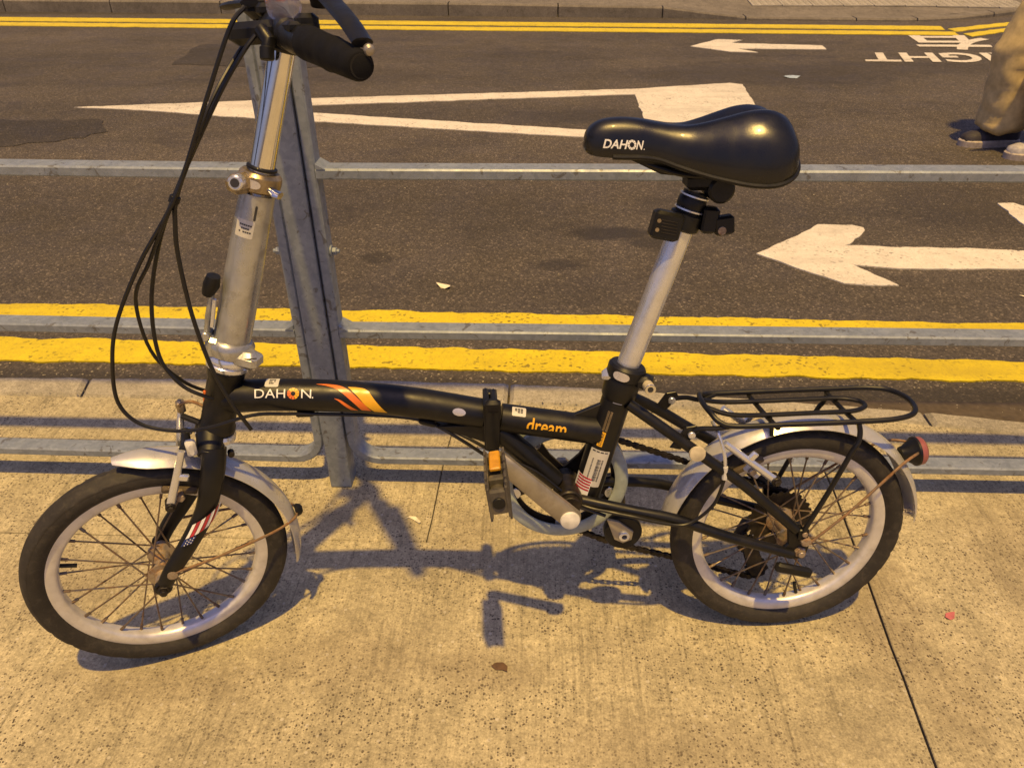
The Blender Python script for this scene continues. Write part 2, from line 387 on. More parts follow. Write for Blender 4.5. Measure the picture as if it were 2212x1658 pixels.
# ------------------------------------------------------------------ setting: pavement, kerb, road, far pavement
W = lambda x, y, h: V(x, y, h)
ROAD = -.10
g = G(); g.add([(-60, -40, -.03), (60, -40, -.03), (60, 1.69, -.03), (-60, 1.69, -.03)], [[0, 1, 2, 3]])
pav = g.build('pavement', M['gapdirt'], None, 0, kind='structure')
GAP = .0010
def slab(poly):
    G().prism(poly, -.028, random.uniform(-.0008, .0008), W, .0012).build('paving_slab', M['slab'], pav, 0)
jr = [(.545, -.6), (.568, .30), (.585, .66), (.5895, .74), (.596, .84), (.598, .90), (.608, 1.04), (.611, 1.10), (.622, 1.30), (.62, 1.604)]   # the long straight joint
jl = [(-.225, 1.121), (-.222, 1.187), (-.219, 1.385), (-.203, 1.607)]
off = lambda pl, d: [(x+d, y) for x, y in pl]
KB = [(-60, 1.604), (-1.388, 1.611), (-.784, 1.605), (-.203, 1.606), (.62, 1.592), (.902, 1.547), (1.16, 1.50), (2.6, 1.28), (6, 1.0)]   # joint behind the kerb
def kby(x, line=KB):
    for (a, b), (c, d) in zip(line, line[1:]):
        if a <= x <= c: return b+(d-b)*(x-a)/(c-a)
    return line[-1][1]
jr2 = jr[:-1]+[(.62, kby(.62)-GAP)]; jl2 = jl[:-1]+[(-.203, kby(-.203)-GAP)]
slab([(-2.1, 1.123+GAP)] + [(-.225-GAP, 1.121+GAP)] + off(jl2[1:], -GAP) + [(-.784, 1.605-GAP), (-1.388, 1.611-GAP), (-2.1, 1.607-GAP)])
slab([(-2.1, -.6)] + off(jr2, -GAP) + [(.3, kby(.3)-GAP)] + off(jl2[::-1], GAP)[:-1] + [(-.225+GAP, 1.123-GAP), (-2.1, 1.121-GAP)])
slab(off(jr2, .0028) + [(.902, 1.547-GAP), (1.16, 1.50-GAP), (2.6, 1.28-GAP)] + [(2.6, -.6)])
slab([(-60, -.6), (-2.1-GAP*2, -.6), (-2.1-GAP*2, 1.607-GAP), (-60, 1.604-GAP)])
slab([(2.6+GAP*2, -.6), (60, -.6), (60, 1.0), (6, 1.0-GAP), (2.6+GAP*2, 1.28-GAP)])
slab([(-60, -40), (60, -40), (60, -.6-GAP*2), (-60, -.6-GAP*2)])
KF = [(-60, 1.70), (-1.439, 1.699), (-.918, 1.707), (-.408, 1.713), (-.095, 1.706), (.2, 1.688), (.487, 1.657), (.897, 1.612), (1.151, 1.57), (2.6, 1.37), (6, 1.09)]
kerb = empty('kerb', kind='structure')
cuts = [-8, -5.2, -3.9, -2.6, -1.18, -.085, .93, 2.0, 3.2, 4.6, 6]
for a, b in zip(cuts, cuts[1:]):
    n = 44 if -2.6 <= a <= 2 else 6; xs = [lerp(a+.003, b-.003, i/n) for i in range(n+1)]; sk = .02 if a == -1.18 or b == -1.18 else 0
    poly = [(x, kby(x)+.003) for x in xs] + [(x-(sk if (i == 0 and b == -1.18) or (i == n and a == -1.18) else 0), kby(x, KF)+.004*noise.noise(V(x*14, 3, 1))+.0035*noise.noise(V(x*47, 5, 2))-.012*max(0, noise.noise(V(x*9, 8, 4))-.42)) for i, x in enumerate(xs[::-1])]
    G().prism(poly, ROAD-.1, random.uniform(-.001, .0015)+.001, W, .010).build('kerb_stone', M['kerb'], kerb, 25)
# road
road = G().add([(-60, 1.0, ROAD), (60, .4, ROAD), (60, 9.5, ROAD), (-60, 14, ROAD)], [[0, 1, 2, 3]]).build('road', M['asphalt'], None, 0, kind='structure')
def sheet(name, poly, mat, z, jit=0., step=.03, th=.0, seed=0):
    """flat marking with uneven edges laid on the road"""
    pts = []
    for i in range(len(poly)):
        a, b = Vector(poly[i]), Vector(poly[(i+1) % len(poly)]); n = max(1, int((b-a).length/step)) if jit else 1
        d = (b-a).normalized(); nn = V(-d.y, d.x)
        for k in range(n):
            p = lerp(a, b, k/n)
            if jit: p = p + nn*(noise.noise(V(p.x*9+seed, p.y*9, 3.1))*jit + noise.noise(V(p.x*38+seed, p.y*38, 9))*jit*.55)
            pts.append(p)
    bm = bmesh.new(); vs = [bm.verts.new((p.x, p.y, z)) for p in pts]
    f = bm.faces.new(vs); bmesh.ops.triangulate(bm, faces=[f]); bmesh.ops.recalc_face_normals(bm, faces=bm.faces)
    if bm.faces and sum(f.normal.z for f in bm.faces) < 0: bmesh.ops.reverse_faces(bm, faces=bm.faces)
    n_ = len(vs); low = [bm.verts.new((p.x, p.y, ROAD-.002)) for p in pts]
    for i in range(n_): bm.faces.new((vs[i], vs[(i+1) % n_], low[(i+1) % n_], low[i]))
    me = bpy.data.meshes.new(name); bm.to_mesh(me); bm.free(); me.materials.append(mat)
    o = bpy.data.objects.new(name, me); COL.objects.link(o); o.parent = road; return o
def strip(name, top, bot, mat, z, jit, seed=0): return sheet(name, top + bot[::-1], mat, z, jit, .02, 0, seed)
Z1, Z2 = ROAD+.003, ROAD+.0045
sheet('asphalt_patch', [(-2.874, 6.251), (-2.90, 6.5), (-2.973, 7.08), (-2.485, 7.183), (-1.662, 7.107), (-1.40, 6.5), (-1.42, 6.24), (-1.877, 6.143)], M['patch'], Z1, .05, .08)
sheet('asphalt_patch', [(-4.6, 4.66), (-3.237, 4.62), (-2.656, 4.665), (-2.485, 4.397), (-2.548, 4.259), (-2.923, 4.098), (-4.6, 4.0)], M['patch'], Z1, .06, .06)
L0, L1 = -14., 14.
def ln(x, x0, y0, x1, y1): return y0+(y1-y0)*(x-x0)/(x1-x0)
xs = [L0, -1.7, 1.4, L1]
near_lines = (((-1.701, 2.071, 1.399, 2.004), (-1.618, 1.934, 1.346, 1.896)), ((-1.837, 2.298, 1.52, 2.232), (-1.788, 2.170, 1.48, 2.113)))
for i, (tp, bt) in enumerate(near_lines):
    strip('yellow_line', [(x, ln(x, *tp)) for x in xs], [(x, ln(x, *bt)) for x in xs], M['yellow'], Z2, .012, i*7)
far_lines = (((-5.666, 8.65, 3.58, 7.90), (-5.501, 8.40, 3.53, 7.70)), ((-5.465, 8.317, 3.60, 7.60), (-5.311, 8.10, 3.54, 7.43)))
for i, (tp, bt) in enumerate(far_lines):
    strip('yellow_line', [(L0, ln(L0, *tp)), (3.57, ln(3.57, *tp))], [(L0, ln(L0, *bt)), (3.53, ln(3.53, *bt))], M['yellow'], Z2, .012, 20+i*7)
for q in ([(3.57, 7.75), (4.12, 8.03), (6.5, 9.2), (6.5, 8.95), (4.1, 7.88), (3.6, 7.62)], [(3.60, 7.50), (4.05, 7.76), (6.6, 8.9), (6.6, 8.65), (4.0, 7.60), (3.62, 7.36)]):
    sheet('yellow_line', q, M['yellow'], Z2, .02, .05)
# white markings
sheet('arrow_marking', [(.795, 2.764), (.95, 2.90), (1.104, 3.056), (1.24, 3.058), (1.275, 3.03), (1.272, 3.0), (1.249, 2.958), (1.145, 2.842), (1.50, 2.83), (1.776, 2.814), (2.6, 2.79), (2.6, 2.63), (1.717, 2.647), (1.277, 2.641), (1.118, 2.668), (1.223, 2.506), (1.133, 2.50), (1.045, 2.52), (.955, 2.593)], M['white'], Z2, .010, .03)
sheet('arrow_marking', [(1.170, 6.944), (1.448, 7.257), (1.656, 7.223), (1.533, 7.087), (2.242, 6.968), (2.227, 6.805), (1.531, 6.833), (1.661, 6.681), (1.442, 6.71)], M['white'], Z2, .012, .05)
sheet('road_marking', [(1.934, 3.314), (2.003, 3.319), (2.35, 2.85), (2.35, 2.62), (1.927, 3.074)], M['white'], Z2, .01, .03)
sheet('taper_marking', [(-2.95, 4.938), (-2.2, 5.06), (-1.432, 5.181), (.57, 5.43), (1.24, 5.61), (1.31, 5.56), (1.262, 4.769), (1.22, 4.45), (.70, 4.32), (.259, 4.295), (.262, 4.437), (.567, 4.583), (.571, 5.284), (-1.479, 4.989), (-1.762, 4.886), (.266, 4.437), (.259, 4.30), (-1.291, 4.601), (-1.939, 4.732), (-2.5, 4.87)] if False else
      [(-2.95, 4.938), (-2.2, 5.06), (-1.432, 5.181), (.57, 5.43), (1.24, 5.61), (1.31, 5.56), (1.262, 4.769), (1.22, 4.50), (.567, 4.46), (.571, 5.284), (-1.479, 4.989), (-1.762, 4.886), (.266, 4.437), (.36, 4.30), (.259, 4.29), (-1.291, 4.601), (-1.939, 4.732), (-2.5, 4.87)], M['white'], Z2, .012, .04)
def ground_text(name, txt, q00, q10, q01, q11, mat, z, offset=0.):
    """q00 = text's own lower left ... bilinear onto four ground points"""
    vs, fs = text_mesh(txt, 0, 1.02, offset); a, b, c, d = map(Vector, (q00, q10, q01, q11)); gg = G()
    gg.add([(*lerp(lerp(a, b, u), lerp(c, d, u), v), z) for u, v in vs], fs)
    return gg.build(name, mat, road, 0)
# RIGHT reads from the far pavement, so it stands on its head from here
ground_text('road_lettering', 'RIGHT', (3.66, 6.64), (2.46, 6.66), (3.60, 6.255), (2.376, 6.317), M['white'], Z2, .028)
ground_text('road_lettering', '\u671b\u53f3', (4.45, 7.40), (3.05, 7.43), (4.12, 6.72), (2.98, 6.78), M['white'], Z2, .03)
# far pavement and its kerb
FK = [(-14, 9.72), (-5.9, 9.05), (-3.29, 8.82), (-.853, 8.60), (1.12, 8.45), (1.49, 8.41), (1.90, 8.30), (2.93, 8.215), (3.43, 8.19), (3.9, 8.27), (4.36, 8.48), (6.5, 9.5), (14, 13.2)]
FH = [.12, .12, .12, .12, .10, .06, .03, .025, .025, .03, .04, .08, .12]
fky = lambda x: kby(x, FK)
def fkh(x):
    for i in range(len(FK)-1):
        if FK[i][0] <= x <= FK[i+1][0]: return lerp(FH[i], FH[i+1], (x-FK[i][0])/(FK[i+1][0]-FK[i][0]))
    return .12
fkerb = empty('far_kerb', kind='structure')
cuts = [-14, -11, -8.6, -7.2, -5.84, -4.62, -3.4, -2.2, -1.0, .1, 1.12, 1.9, 2.92, 3.48, 4.3, 5.4, 6.5, 9, 14]
for a, b in zip(cuts, cuts[1:]):
    g = G(); n = 4; vs = []
    for i in range(n+1):
        x = lerp(a+.006, b-.006, i/n); y = fky(x); h = ROAD+fkh(x); wd = .16
        vs += [(x, y, ROAD-.05), (x, y+.004, h-.015), (x, y+.018, h), (x, y+wd, h), (x, y+wd, ROAD-.05)]
    fs = [[i*5+k, i*5+(k+1) % 5, (i+1)*5+(k+1) % 5, (i+1)*5+k] for i in range(n) for k in range(5)] + [list(range(5))[::-1], [n*5+k for k in range(5)]]
    g.add(vs, fs).build('kerb_stone', M['far'], fkerb, 25)
g = G(); vs = []; N = 60
for i in range(N+1):
    x = lerp(-14, 14, i/N); y = fky(x)+.163; h = ROAD+fkh(x)-.003; h2 = .02
    vs += [(x, y, h), (x, y+.9, lerp(h, h2, .75)), (x, y+1.6, h2), (x*3, 40, h2)]
g.add(vs, [[i*4+k, i*4+k+1, (i+1)*4+k+1, (i+1)*4+k] for i in range(N) for k in range(3)])
fpav = g.build('far_pavement', M['far'], None, 0, kind='structure')
# tactile tiles with raised bars at the crossing point
def fpz(x, y):
    h = ROAD+fkh(x)-.003; t = (y-fky(x)-.163)
    return lerp(h, lerp(h, .02, .75), t/.9) if t < .9 else lerp(lerp(h, .02, .75), .02, min(1, (t-.9)/.7))
def tact(i, j):
    x = 2.06+i*.30-.02*j; y = 8.80+j*.30-i*.012; zc = fpz(x+.15, y+.15); sx = (fpz(x+.29, y+.15)-fpz(x+.01, y+.15))/.28; sy = (fpz(x+.15, y+.29)-fpz(x+.15, y+.01))/.28
    mp = lambda a, b, h: V(a, b, zc+(a-x-.15)*sx+(b-y-.15)*sy+h)
    gg = G(); gg.prism([(x+.003, y+.003), (x+.297, y+.003), (x+.297, y+.297), (x+.003, y+.297)], .002, .014, mp, .003)
    for k in range(4):
        for m in range(6):
            cx, cy = x+.045+k*.07, y+.03+m*.048
            gg.prism([(cx-.02, cy-.011), (cx+.02, cy-.011), (cx+.02, cy+.011), (cx-.02, cy+.011)], .0135, .0195, mp, .003)
    gg.build('tactile_tile', M['tile'], fpav, 0)
for i in range(9):
    for j in range(4): tact(i, j)

# ------------------------------------------------------------------ railing between pavement and road
rail = empty('metal_railing', mat=Matrix.Translation((-.43, 1.30, 0)), label='galvanised steel pedestrian railing with horizontal rails behind the folding bicycle', cat='railing')
RO = V(-.43, 1.30, 0)
def loc(x, y, z): return V(x, y, z)-RO
def roundrect(x0, z0, x1, z1, r, k=6):
    out = []
    for cx, cz, a0 in ((x0+r, z0+r, 180), (x1-r, z0+r, 270), (x1-r, z1-r, 0), (x0+r, z1-r, 90)):
        for i in range(k+1): a = R(a0+90*i/k); out.append((cx+r*math.cos(a), cz+r*math.sin(a)))
    return out
TH, DP, TOP = .019, .038, 1.42  # unseen top of the railing, raised so that its shadow lands out of sight
def panel(x0, x1, dz0, dz1, dy0, dy1):
    """welded panel: rounded rectangular frame of flat tube and two inner rails"""
    def q(x, y, z): t = (x-x0)/(x1-x0); return loc(x, y+lerp(dy0, dy1, t), z+lerp(dz0, dz1, t))
    zb, zt = .0695, TOP; ym = 1.285+DP/2
    path = roundrect(x0+TH/2, zb, x1-TH/2, zt, .055); n = len(path); vs = []; fs = []
    c = .003; sec = [(-TH/2+c, -DP/2), (TH/2-c, -DP/2), (TH/2, -DP/2+c), (TH/2, DP/2-c), (TH/2-c, DP/2), (-TH/2+c, DP/2), (-TH/2, DP/2-c), (-TH/2, -DP/2+c)]
    for i in range(n):
        a, b = Vector(path[i-1]), Vector(path[(i+1) % n]); d = (b-a).normalized(); nn = V(d.y, -d.x)
        for s_, y in sec: p = Vector(path[i])+nn*s_; vs.append(q(p.x, ym+y, p.y))
    for i in range(n):
        for k in range(8): fs.append([i*8+k, i*8+(k+1) % 8, ((i+1) % n)*8+(k+1) % 8, ((i+1) % n)*8+k])
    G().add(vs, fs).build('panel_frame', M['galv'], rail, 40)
    for zr in (.6835, .3745):
        vs = []
        for x in (x0+TH-.001, x1-TH+.001):
            for s_, y in sec: vs.append(q(x, ym+y*.999, zr+s_))
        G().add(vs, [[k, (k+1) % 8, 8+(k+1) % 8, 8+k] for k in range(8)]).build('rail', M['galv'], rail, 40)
        for x, sg in ((x0+TH, 1), (x1-TH, -1)):       # weld fillets
            G().add([q(x, 1.2845, zr+.018), q(x, 1.3235, zr+.018), q(x+sg*.016, 1.2845, zr+.0085), q(x+sg*.016, 1.3235, zr+.0085), q(x, 1.2845, zr+.0085), q(x, 1.3235, zr+.0085)],
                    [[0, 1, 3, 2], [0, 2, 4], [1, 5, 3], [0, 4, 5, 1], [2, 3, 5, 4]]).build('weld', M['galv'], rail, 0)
PW = .045
panel(-.43+PW/2+.0025, 1.62, 0, 0, 0, 0)
panel(-2.50, -.43-PW/2-.0025, .016, 0, .01, 0)
panel(1.62+PW+.005, 3.72, 0, 0, 0, 0); panel(-4.60, -2.50-PW-.005, .016, .016, .01, .01)
for px_ in (-.43, 1.62+PW/2+.0025, -2.50-PW/2-.0025):
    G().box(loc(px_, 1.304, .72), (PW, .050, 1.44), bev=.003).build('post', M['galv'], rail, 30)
    for zb in (.537, 1.05):
        for s_ in (-1, 1):
            a = loc(px_+s_*(PW/2+TH+.0022), 1.304, zb)
            gg = G(); gg.cyl(a, a+V(s_*.004, 0, 0), .011, 14); gg.cyl(a+V(s_*.0035, 0, 0), a+V(s_*.012, 0, 0), .0075, 6); gg.cyl(a+V(s_*.0115, 0, 0), a+V(s_*.017, 0, 0), .004, 10)
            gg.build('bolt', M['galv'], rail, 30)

# ------------------------------------------------------------------ folding bicycle (bike space: x to the rear, y away, z up)
E1 = V(.995324, .096588, 0); E2 = V(-.012521, .129028, .991562); EN = V(-.095773, .986926, -.129634)
BM = Matrix((E1, EN, E2)).transposed().to_4x4(); BM.translation = (.4091, .95164, 0)
bike = empty('folding_bicycle', mat=BM, label='black folding bicycle with silver stem and mudguards leaning by the steel railing', cat='bicycle')
def P(x, z, o=0): return V(x, -o, z)
TOCAM = V(-.25, -.72, .66).normalized()
def wrap(name, vs, fs, mat, parent, mp, step=.12):
    vs, fs = cut_strips(vs, fs, step); return G().add([mp(u, v) for u, v in vs], fs).build(name, mat, parent, 60)
def rect(u0, v0, u1, v1): return [(u0, v0), (u1, v0), (u1, v1), (u0, v1)], [[0, 1, 2, 3]]
def rrect(u0, v0, u1, v1, r, ry=None):
    ry = ry or r; pts = []
    for cx, cy, a0 in ((u0+r, v0+ry, 180), (u1-r, v0+ry, 270), (u1-r, v1-ry, 0), (u0+r, v1-ry, 90)):
        for i in range(5): a = R(a0+22.5*i); pts.append((cx+r*math.cos(a), cy+ry*math.sin(a)))
    return pts, [list(range(len(pts)))]
def onto(A, B, ra, rb, phi, eps, sidev=V(0, -1, 0)):
    """(u along A->B in metres, v round the tube in metres from angle phi above the near side) -> point on the tube"""
    A, B = Vector(A), Vector(B); d = (B-A); L = d.length; d.normalize(); e = (sidev-d*sidev.dot(d)).normalized(); g_ = d.cross(e)
    if g_.z < 0: g_ = -g_
    def mp(u, v):
        r_ = lerp(ra, rb, u/L); a = phi+v/r_; return A+d*u+(e*math.cos(a)+g_*math.sin(a))*(r_+eps)
    return mp
def clip_low(vs, fs, v0):
    bm = bmesh.new(); bv = [bm.verts.new((a, b, 0)) for a, b in vs]
    for f in fs: bm.faces.new([bv[i] for i in f])
    bmesh.ops.bisect_plane(bm, geom=bm.verts[:]+bm.edges[:]+bm.faces[:], plane_co=(0, v0, 0), plane_no=(-.10, 1, 0), clear_inner=True)
    bm.verts.index_update(); out = [(v.co.x, v.co.y) for v in bm.verts], [[v.index for v in f.verts] for f in bm.faces]; bm.free(); return out
def scale_uv(vs, u0, v0, w_, h_): return [(u0+a*w_, v0+b*h_) for a, b in vs]

# --- main frame
HT0, HT1 = P(-.8905, .422), P(-.857, .524)
SDIR = V(.31, 0, .951).normalized()
TA = [P(-.868, .4755), P(-.80, .4755), P(-.70, .4690), P(-.60, .4545), P(-.494, .431)]
TR = [.0275, .0275, .0270, .0262, .0255]
fr_ = G()
pts = crom(TA, 6); rs = [lerp(.0245, .0225, i/(len(pts)-1)) for i in range(len(pts))]
fr_.tube(pts, rs, 28)
ftube = fr_.build('main_tube', M['black'], bike)
TB0, TB1 = P(-.468, .4235), P(-.318, .394)
g = G(); g.tube([TB0, TB1], [.0215, .0225], 26); g.build('rear_main_tube', M['black'], bike)
rmt = bpy.data.objects['rear_main_tube']
g = G(); g.lathe([(.024, 0), (.0265, .003), (.0265, .010), (.0245, .014), (.0245, .09), (.0265, .094), (.0265, .104), (.024, .107)], HT0, SDIR, 28); g.build('head_tube', M['black'], bike)
htube = bpy.data.objects['head_tube']
ST0, ST1 = P(-.338, .272), P(-.2845, .4815)
g = G(); g.tube([ST0, ST1], .0225, 28); stube = g.build('seat_tube', M['black'], bike)
g = G(); g.tube([P(-.474, .402), P(-.43, .356), P(-.384, .306)], [.0175, .017, .016], 18); g.build('down_strut', M['black'], bike)
# wedge under the front tube at the hinge and gusset at the seat tube
g = G(); g.prism([(-.565, .418), (-.492, .418), (-.492, .386)], -.012, .012, lambda a, b, h: P(a, b, h), .002); g.build('gusset', M['black'], bike, 20)
g = G(); g.prism([(-.372, .418), (-.31, .412), (-.302, .447)], -.004, .004, lambda a, b, h: P(a, b, h), .001); g.build('gusset', M['black'], bike, 20)
# hinge
g = G(); g.box(P(-.4895, .421, 0), (.009, .058, .080), bev=.006); g.box(P(-.4775, .419, 0), (.010, .056, .082), bev=.006)
g.cyl(P(-.484, .378, -.026), P(-.484, .456, -.026), .0085, 14)
hinge = g.build('frame_hinge', M['black'], bike)
g = G(); g.tube([P(-.482, .392, .036), P(-.4815, .43, .040), P(-.480, .455, .040)], [(.006, .010), (.006, .011), (.006, .011)], 12, up=(0, -1, 0))
g.box(P(-.480, .455, .036), (.023, .016, .034), bev=.0075); g.build('lever', M['blackp'], hinge)
# bottom bracket, stays
BB = V(-.366, 0, .287)
g = G(); g.cyl(BB+V(0, -.036, 0), BB+V(0, .036, 0), .0215, 28, .002); g.cyl(BB+V(0, -.046, 0), BB+V(0, .046, 0), .0165, 20, .001); g.build('bottom_bracket', M['grease'], bike)
def stays(sg, name):
    g = G(); o = sg
    g.tube(crom([P(-.279, .447, .018*o), P(-.23, .414, .034*o), P(-.17, .370, .046*o), P(-.10, .318, .056*o), P(-.012, .236, .060*o)], 5), .0085, 14)
    g.build('seat_stay', M['black'], bike)
    g = G(); g.tube(crom([P(-.352, .288, .026*o), P(-.27, .273, .042*o), P(-.20, .258, .050*o), P(-.12, .226, .056*o), P(-.012, .189, .060*o)], 5), .0085, 14)
    cs = g.build('chain_stay', M['black'], bike)
    g = G(); g.prism([(-.026, .249), (-.006, .246), (.012, .222), (.014, .200), (.010, .178), (-.010, .178), (-.036, .190), (-.020, .208)], .057*o-.003, .057*o+.003, lambda a, b, h: P(a, b, h), .001)
    g.build('dropout', M['black'], bike, 20)
    return cs
cs = stays(1, 'near'); stays(-1, 'far')
g = G()
for x, z, r_ in ((.004, .216, .0085), (.0, .231, .0045)): g.cyl(P(x, z, .058), P(x, z, .070), r_, 6 if r_ > .006 else 14)
g.build('bolt', M['hub'], bike, 30)

# --- headset, stem post, clamps
g = G(); g.lathe([(.027, 0), (.030, .003), (.030, .008), (.028, .010), (.0285, .012), (.031, .014), (.031, .020), (.027, .026)], P(-.8575, .5225), SDIR, 32); g.build('headset', M['alloy'], bike)
g = G(); g.lathe([(.024, 0), (.029, .002), (.029, .008), (.026, .012)], P(-.8945, .410), SDIR, 28); g.build('headset', M['alloy'], bike)
LC0 = P(-.850, .5475)
g = G(); g.lathe([(.026, -.006), (.031, -.002), (.033, .006), (.033, .013), (.029, .019), (.026, .021)], LC0, SDIR, 30)
g.box(P(-.823, .541, .016), (.040, .030, .026), X=(.9, -.25, -.15), bev=.010); g.box(P(-.866, .561, .008), (.030, .036, .022), X=(.3, 0, .95), bev=.008)
clampL = g.build('stem_clamp', M['silverp'], bike)
g = G(); g.box(P(-.815, .5475, .033), (.026, .0014, .0016), X=(.9, -.35, .18), bev=.0002); g.build('slot', M['ink'], clampL, 0)
LP0, LP1 = P(-.8445, .562), P(-.7765, .768)
g = G(); g.tube([LP0, lerp(LP0, LP1, .5), lerp(LP0, LP1, .9), lerp(LP0, LP1, .985), LP1], [.0255, .0248, .0232, .0225, .0225], 36)
lpost = g.build('stem_post', M['silverp'], bike)
g = G(); mpost = onto(LP0, LP1, .0255, .0225, R(20), .0006)
g.add(*[([mpost(u, v) for u, v in rrect(.185, -.0015-.014, .205, .0015-.014, .0014)[0]]), rrect(0, 0, 1, 1, .1)[1]]).build('slot', M['ink'], lpost, 0)
# folding lever on the front of the stem
g = G(); g.tube([P(-.870, .585, .012), P(-.864, .607, .016), P(-.853, .640, .018)], [(.0045, .0085), (.0045, .008), (.004, .007)], 10, up=(-.95, 0, .31))
g.cyl(P(-.872, .579, .0), P(-.872, .579, .026), .0065, 12); lv = g.build('stem_lever', M['silverp'], bike)
g = G(); g.tube([P(-.861, .592, .020), P(-.850, .632, .022)], .0028, 8); g.build('spring', M['alloy'], lv)
g = G(); g.tube([P(-.858, .640, .018), P(-.851, .652, .020), P(-.846, .664, .020)], [(.008, .012), (.011, .0145), (.009, .012)], 14, up=(-.95, 0, .31)); g.build('knob', M['blackp'], lv)
# upper clamp
UP0, UP1 = P(-.7775, .765), P(-.7165, .951)
UD = (UP1-UP0).normalized()
g = G(); g.lathe([(.0225, .0), (.0265, .003), (.0275, .012), (.0270, .021), (.0235, .025), (.0190, .0255)], P(-.7755, .771), UD, 32)
g.box(P(-.790, .785, .022), (.034, .024, .026), X=(.8, .5, .1), bev=.009)
clampU = g.build('stem_clamp', M['bronze'], bike)
g = G(); g.lathe([(.0175, 0), (.0195, .001), (.0195, .0035), (.017, .005)], P(-.767, .797), UD, 28); g.build('seal', M['blackp'], clampU)
g = G(); g.cyl(P(-.789, .789, .030), P(-.790, .790, .048), .0095, 20, .002); nut = g.build('nut', M['alloy'], clampU)
g = G(); g.cyl(P(-.790, .790, .0478), P(-.7901, .7901, .0486), .0058, 16, .0002); g.build('recess', M['ink'], nut, 0)
g = G(); mp = onto(P(-.7755, .771), P(-.7755, .771)+UD*.025, .0275, .0275, R(12), .0008); vv, ff = rrect(.007, -.013, .018, .010, .0054, .008)
wrap('label', vv, ff, M['silverst'], clampU, mp, .004)
g = G(); g.tube([P(-.757, .776, .016), P(-.747, .769, .024), P(-.742, .768, .026)], [(.004, .006), (.005, .008), (.004, .007)], 12); g.build('release_lever', M['chrome'], clampU)
g = G(); g.tube([UP0, UP1], .0160, 32); upost = g.build('handle_post', M['chrome'], bike)
g = G(); g.tube([P(-.7475, .852, .010), P(-.7225, .936, .012)], .0030, 8); g.build('guide_wire', M['alloy'], bike)

# --- steering frame: fork, wheel, mudguard, brake turn with the bars
c_, s_ = math.cos(.36029), math.sin(.36029)
NL = V(.335183, -.935796, -.109260); DL = V(.942153, .332921, .038871); UL = V(0, -.115969, .993253); CW = V(-1.01096, -.01708, .19500)
def F(d, u, o=0): return CW+DL*d+UL*u+NL*o
WFM = Matrix((DL, -NL, UL)).transposed().to_4x4(); WFM.translation = CW
WRM = Matrix.Translation((0, 0, .193))

def spoke_kinds(fl, fr, rr, z):
    """two pulled spokes of one side: (flange radius, half flange distance, rim radius, side)"""
    out = []
    for lead in (-1, 1):
        a = lead*R(58)
        p0 = V(fr*math.cos(a), z*(fl+.002*lead), fr*math.sin(a)); p1 = V(rr, z*.002, 0)
        g = G(); g.tube([p0, p1], .00135, 6, up=(0, 1, 0)); d = (p0-p1).normalized(); g.tube([p1, p1+d*.012], .0025, 6, up=(0, 1, 0)); out.append(g)
    return out
def make_wheel(mat4, fl, hubr, rear=False):
    wroot = empty('wheel', bike, mat4)
    n = 96; ax = (0, 1, 0); prof = []
    # tyre section: (radius, y)
    half = [(.1570, .0095), (.1595, .0125), (.1650, .0178), (.1710, .0205), (.1765, .0208), (.1800, .0200), (.1812, .0196), (.1822, .0199), (.1850, .0182), (.1870, .0162), (.1892, .0138), (.1912, .0095), (.1922, .0062), (.1915, .0052), (.1928, .0040), (.1932, .0)]
    prof = [(r_, -y) for r_, y in half] + [(r_, y) for r_, y in half[::-1][1:]]
    n = 180; gt = G().lathe(prof, (0, 0, 0), ax, n, True)
    for i, (r_, y) in enumerate(prof):          # shallow worn tread cuts on the shoulders
        if .1842 < r_ < .1918 and abs(y) > .006:
            for k in range(n):
                if (k+(3 if y > 0 else 0)) % 6 == 0: q = gt.v[i*n+k]; f_ = 1-.0016/r_; gt.v[i*n+k] = V(q.x*f_, q.y*.97, q.z*f_)
    gt.build('tyre', M['tyre'], wroot, 50); n = 96
    rp = [(.1610, .0110), (.1612, .0122), (.1590, .0128), (.1470, .0122), (.1430, .0090), (.1412, .0040)]
    prof = [(r_, -y) for r_, y in rp] + [(r_, y) for r_, y in rp[::-1]] + [(.152, .0095), (.150, 0), (.152, -.0095)]
    G().lathe(prof, (0, 0, 0), ax, n, True).build('rim', M['rim'], wroot, 40)
    h = hubr
    g = G(); g.lathe([(.004, -.062), (.005, -.060), (.005, -.046), (.010, -.045), (.012, -fl-.004), (h, -fl-.003), (h, -fl+.002), (.013, -fl+.006), (.011, 0), (.013, fl-.006), (h, fl-.002), (h, fl+.003), (.012, fl+.004), (.010, .045), (.005, .046), (.005, .060), (.004, .062)], (0, 0, 0), ax, 28)
    hb = g.build('hub', M['hub'], wroot)
    for sg in (-1, 1):
        g = G(); g.cyl(V(0, sg*.056, 0), V(0, sg*.065, 0), .0095, 6, .0015); g.cyl(V(0, sg*.0645, 0), V(0, sg*.071, 0), .0055, 12); g.build('axle_nut', M['grease'] if not rear else M['hub'], hb, 30)
    protos = []
    for z in (-1, 1):
        for i, g in enumerate(spoke_kinds(fl, h-.003, .1435, z)): protos.append((z, i, g))
    N = 28
    for z, i, g in protos:
        o = None
        for k in range(N//4):
            rot = Matrix.Rotation(R(360/N*4)*k + R(360/N)*(i*2+(0 if z < 0 else 1)) + R(7 if rear else 0), 4, 'Y')
            if o is None: o = g.build('spoke', M['spoke'], wroot, 60); o.matrix_local = rot
            else: copyobj(o, wroot, rot)
    # valve
    g = G(); g.tube([V(.1415, 0, 0), V(.118, 0, 0)], .0032, 8); vv_ = g.build('valve', M['blackp'], wroot); vv_.matrix_local = Matrix.Rotation(R(75 if rear else 200), 4, 'Y')
    return wroot
